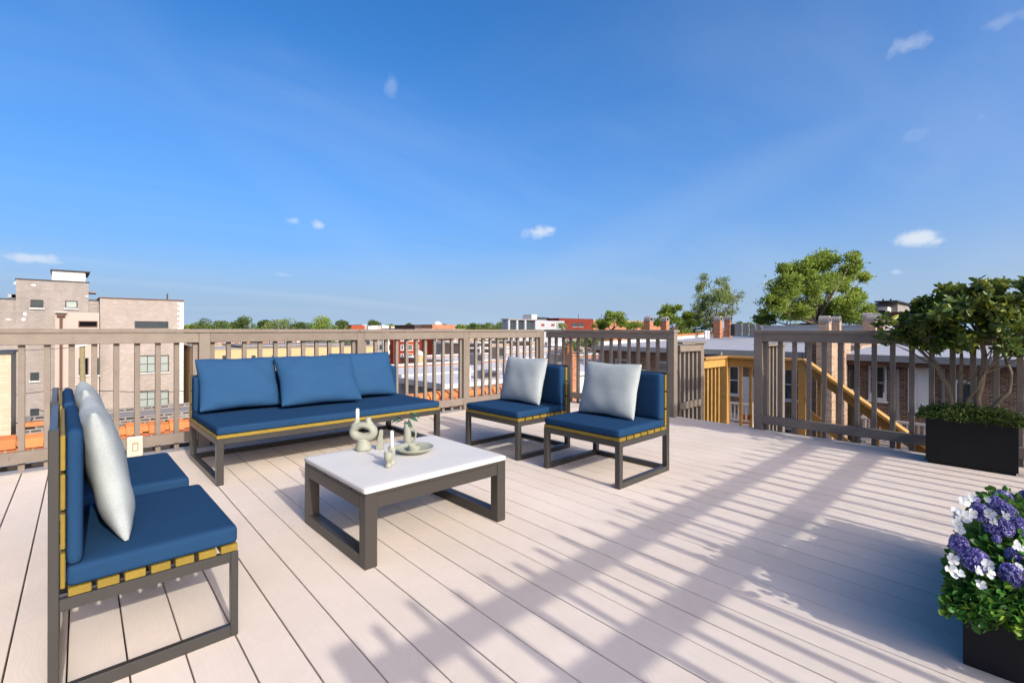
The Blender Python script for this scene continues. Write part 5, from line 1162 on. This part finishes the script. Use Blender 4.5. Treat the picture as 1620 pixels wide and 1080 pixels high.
    for (bx, by, rx, ry, cnt) in blobs:
        for i in range(int(cnt*.84)):
            a = RNG.normal(size=3); a /= np.linalg.norm(a); rad = RNG.random()**.45
            p = q(bx+a[0]*rx*rad, by-a[1]*ry*rad, a[2]*.34*rad*min(1, rx/45)-.02); od = Vector((a[2], -a[0]*.8, a[1])); rosette(p, od)
    for t_ in tips: 
        if RNG.random() < .3 and t_.z < 1.30: rosette(t_, Vector((0, 0, 1)))
    P = np.array(Ps); D = np.array(Ds); Z_ = np.array(Sz); H_ = np.array(Sh)
    # the 300 nearest large leaves are objects of their own, the rest one mass
    dd = P @ np.array([.6837, .7298, 0]); score = Z_/dd
    vis = dd-np.array([0.0])[0]
    order = np.argsort(-score); first = order[:300]; rest = order[300:]
    link_mesh('crown_foliage', leaf_mesh('crown_foliage', P[rest], D[rest], Z_[rest], M['shrub_leaf'], H_[rest], .46, .5, 6), tr_)['kind'] = 'stuff'
    kinds = []
    for s in range(12): kinds.append(leaf_mesh('leaf', np.zeros((1, 3)), np.array([[1., 0, 0]]), np.array([1.]), M['shrub_leaf'], np.array([s/11*.8+.08]), .46, .5, 6))
    for i in first:
        me = kinds[int(min(11, max(0, round((H_[i]-.08)/.8*11))))]; o = link_mesh('leaf', me, tr_, tuple(P[i])); s = float(Z_[i])
        o.rotation_mode = 'QUATERNION'; o.rotation_quaternion = Vector(D[i]).to_track_quat('X', 'Z'); o.scale = (s, s, s)
tree_planter()

# ---------------------------------------------------------------- flower planter
def flower_planter():
    x0, x1, y0, y1, H = 2.135, 3.10, -.24, .136, .20
    pl = empty('planter_box', (x0, y0, 0), 0, 'low black fibre planter overflowing with purple and white flowers in the right foreground', 'planter'); w, d = x1-x0, y1-y0; t = .022; bm_ = M['black_fiberstone']
    sh = MB(); sh.box(0, t, 0, d, 0, H); sh.box(w-t, w, 0, d, 0, H); sh.box(t, w-t, 0, t, 0, H); sh.box(t, w-t, d-t, d, 0, H); sh.obj('shell', bm_, pl, bevel=.003); MB().box(t, w-t, t, d-t, .01, H-.02).obj('soil', M['soil'], pl)
    ivy = empty('flowering_plant', (0, 0, 0), 0, 'leafy green trailing plant filling and spilling over the low black planter', 'plant')
    # leaves over a mound that spills over the rim
    n = 12000; u = RNG.random(n); v = RNG.random(n)
    X = x0-.07+u**1.25*(w+.13); Y = y0-.06+v*(d+.10); cv = np.clip(np.minimum(v/.22, (1-v)/.16), 0, 1)**.5
    tophi = .165+(.050+.205*(1-np.exp(-np.clip(X-x0+.05, 0, 9)/.15)))*(.45+.55*cv)+.018*np.sin(X*23)*np.cos(Y*27+1)-.07*np.clip((X-2.40)/.35, 0, 1)
    low = np.where((X < x0+.01) | (Y > y1-.01), .165+.03*np.sin(X*40+Y*33), .20)
    Zc = low+(np.maximum(tophi-low, .02))*RNG.random(n)**.4+RNG.normal(size=n)*.007
    P = np.stack([X, Y, Zc], 1); D = np.stack([(u-.5)*1.4, (v-.5)*1.6, np.full(n, .1)], 1)+RNG.normal(size=(n, 3))*.55
    shv = np.clip(RNG.normal(.38, .2, n)+.2*(np.sin(X*31+Y*17) > .5), 0, 1)
    sz = RNG.uniform(.016, .034, n)
    vis = (X*.7298-Y*.6837)/depth(X, Y)         # sort by how large they show
    order = np.argsort(depth(X, Y)-.8*(Zc)); 
    near = [i for i in order if (depth(X[i], Y[i]) > .9)][:280]; ns = set(near); rest = np.array([i for i in range(n) if i not in ns])
    link_mesh('foliage', leaf_mesh('foliage', P[rest], D[rest], sz[rest], M['flower_leaf'], shv[rest], .72, .5, 6), ivy)['kind'] = 'stuff'
    kinds = [leaf_mesh('leaf', np.zeros((1, 3)), np.array([[1., 0, 0]]), np.array([1.]), M['flower_leaf'], np.array([s/11*.8+.08]), .72, .5, 6) for s in range(12)]
    for i in near:
        o = link_mesh('leaf', kinds[int(min(11, max(0, round((shv[i]-.08)/.8*11))))], ivy, tuple(P[i])); s = float(sz[i]); o.rotation_mode = 'QUATERNION'; o.rotation_quaternion = Vector(D[i]).to_track_quat('X', 'Z'); o.scale = (s, s, s)
    # purple heads : measured columns/rows in the picture, on planes a little inside the planter
    heads = [(1543, 792, 12, .02), (1552, 811, 22, 0), (1518, 861, 23, .02), (1523, 876, 12, .0), (1543, 886, 30, -.01), (1576, 797, 19, .05), (1592, 808, 20, .06), (1611, 829, 18, .04), (1589, 835, 23, .02), (1569, 834, 17, .04), (1577, 852, 11, .03), (1605, 879, 20, 0), (1600, 910, 29, -.03), (1618, 915, 18, -.02), (1619, 845, 12, .05), (1556, 883, 14, 0)]
    def q(px, py, dy):     # depth chosen so that lower ones stand nearer
        y_ = .13-.04+dy if py < 840 else .10+dy
        x = None; r = (px-810)/760
        y_ = {True: .06, False: .03}[py < 850]+dy
        # along the sight line at depth Z
        Z = float(np.interp(py, [780, 790, 820, 860, 900, 960], [1.74, 1.71, 1.63, 1.575, 1.54, 1.50]))+dy*.8
        X = r*Z; return Vector((X*.7298+.6837*Z, -.6837*X+.7298*Z, EYE-(py-519-.0021*px)*Z/760)), Z
    fl = MB()
    words2 = ['small purple flower head at the top left of the planter', 'large round purple flower head below the small top one', 'purple flower head at the left edge', 'little purple head tucked under the left edge one', 'largest purple flower head at centre left', 'purple head at the top centre', 'purple head right of the top centre', 'purple head near the right picture edge, upper', 'round purple head below the top white flowers', 'purple head left of the round middle one', 'tiny purple head under the middle ones', 'purple head at right above the big lower one', 'big purple flower head at lower right', 'half hidden purple head at the lower right picture edge', 'purple head cut by the right picture edge', 'small purple head behind the largest one']
    florets = {}
    def head_mesh(seed):
        rg = np.random.default_rng(seed); n = 260; i = np.arange(n)+.5; ph = np.arccos(1-2*i/n*.86); th = np.pi*(1+5**.5)*i
        d = np.stack([np.cos(th)*np.sin(ph), np.sin(th)*np.sin(ph), np.cos(ph)], 1); d += rg.normal(size=d.shape)*.04
        Pp, Dd, Shh, Ss = [], [], [], []
        for k in range(n):
            nrm = Vector(d[k]).normalized(); a = nrm.cross(Vector((.2, .9, .3))).normalized(); b = nrm.cross(a); t0 = rg.uniform(0, 6.28); s0 = rg.choice([rg.uniform(.0, .5), rg.uniform(.7, 1.0)])
            for p in range(4):
                t = t0+p*math.pi/2; dv = a*math.cos(t)+b*math.sin(t)+nrm*.45; Pp.append(np.array(nrm)*.93); Dd.append(np.array(dv)); Shh.append(min(1, max(0, s0+rg.normal()*.15))); Ss.append(.20*rg.uniform(.8, 1.2))
        me = leaf_mesh('floret_cluster', np.array(Pp), np.array(Dd), np.array(Ss), M['purple_floret'], np.array(Shh), .75, .3, 4); return me
    hm = [head_mesh(s) for s in range(3)]
    core = MB().lathe([(.02, -.85), (.5, -.7), (.8, -.3), (.86, .1), (.7, .55), (.35, .82), (.02, .9)], n=14).mesh('flower_core', M['purple_floret'], smooth=True)
    for i, (px, py, w_, dy) in enumerate(heads):
        c, Z = q(px, py, dy); r = w_*Z/760/2*1.08
        h = empty('flower_head', tuple(c), RNG.uniform(0, 6), words2[i]); h.parent = ivy
        o = link_mesh('floret_cluster', hm[i % 3], h); o.scale = (r, r, r*1.2); o = link_mesh('flower_core', core, h); o.scale = (r*.9, r*.9, r*1.08)
        MB().tube([(0, 0, -r*.8), (RNG.normal()*.01, .01, -.15)], .003, 5).obj('stalk', M['leaf_teal'], h)
    extra = [(Vector((2.42+.085*k, -.16+.25*((k*37) % 10)/10, 0)), k) for k in range(9)]
    for p_, k in extra:
        top_ = .165+.255*(1-math.exp(-(p_.x-x0+.05)/.15))-.07*min(1, max(0, (p_.x-2.40)/.35)); h = empty('flower_head', (p_.x, p_.y, top_-.01), k); h.parent = ivy
        o = link_mesh('floret_cluster', hm[k % 3], h); o.scale = (.034, .034, .04); o = link_mesh('flower_core', core, h); o.scale = (.031, .031, .036)
    whites = [(1526, 793, 17), (1535, 786, 15), (1542, 798, 14), (1512, 812, 20), (1524, 818, 22), (1513, 828, 16), (1532, 826, 18), (1518, 838, 15), (1537, 812, 16), (1566, 813, 17), (1580, 806, 17), (1589, 815, 15), (1572, 826, 13), (1507, 884, 18), (1518, 890, 17), (1505, 903, 22), (1517, 906, 16), (1546, 902, 17), (1545, 920, 15), (1552, 924, 15), (1563, 893, 17), (1566, 906, 17), (1586, 876, 18), (1606, 861, 17), (1562, 790, 10), (1612, 896, 12), (1598, 894, 11), (1619, 868, 10)]
    def petal_mesh(shade):
        m = MB(); m.v = [(0, 0, 0), (.35, -.30, .07), (.35, .30, .07), (.8, -.40, .20), (.8, .40, .20), (1, 0, .16), (.5, 0, .0), (.95, -.22, .2), (.95, .22, .2)]
        m.f = [(0, 1, 6), (0, 6, 2), (1, 3, 6), (6, 4, 2), (3, 7, 6), (7, 5, 6), (5, 8, 6), (8, 4, 6)]
        me = m.mesh('petal', M['white_petal'], smooth=True); at_ = me.attributes.new('leafshade', 'FLOAT', 'POINT'); at_.data.foreach_set('value', [shade]*9); return me
    petal = petal_mesh(.35); petal2 = petal_mesh(.85)
    eye = MB().lathe([(.06, 0), (.12, .03), (.1, .1), (.02, .13)], n=8).mesh('flower_eye', M['flower_eye'])
    ordn = ['cluster at the top left', 'left upper cluster', 'pair beside the top purple heads', 'low left cluster', 'centre of the planter', 'right part of the planter']
    used = {}
    whites = [w for i, w in enumerate(whites) if i % 4 != 2]
    for i, (px, py, w_) in enumerate(whites):
        c, Z = q(px, py, -.05); r = w_*Z/760/2*1.05
        grp_ = 0 if (px < 1545 and py < 802) else 1 if (px < 1545 and py < 845) else 2 if py < 845 else 3 if px < 1530 else 4 if px < 1580 else 5
        r *= 1.0; f = empty('white_flower', tuple(c), 0); f.parent = ivy
        f.rotation_mode = 'QUATERNION'; f.rotation_quaternion = (Vector((-.75+RNG.normal()*.35, -.55+RNG.normal()*.35, .45+RNG.normal()*.25))).to_track_quat('Z', 'Y')
        t0 = RNG.uniform(0, 6)
        for k in range(5):
            o = link_mesh('petal', petal if k % 2 else petal2, f); o.rotation_euler = (R(RNG.uniform(-14, 14)), R(RNG.uniform(-25, 8)), t0+k*1.2566); o.scale = (r, r*1.05, r)
        o = link_mesh('flower_eye', eye, f); o.scale = (r, r, r)
flower_planter()
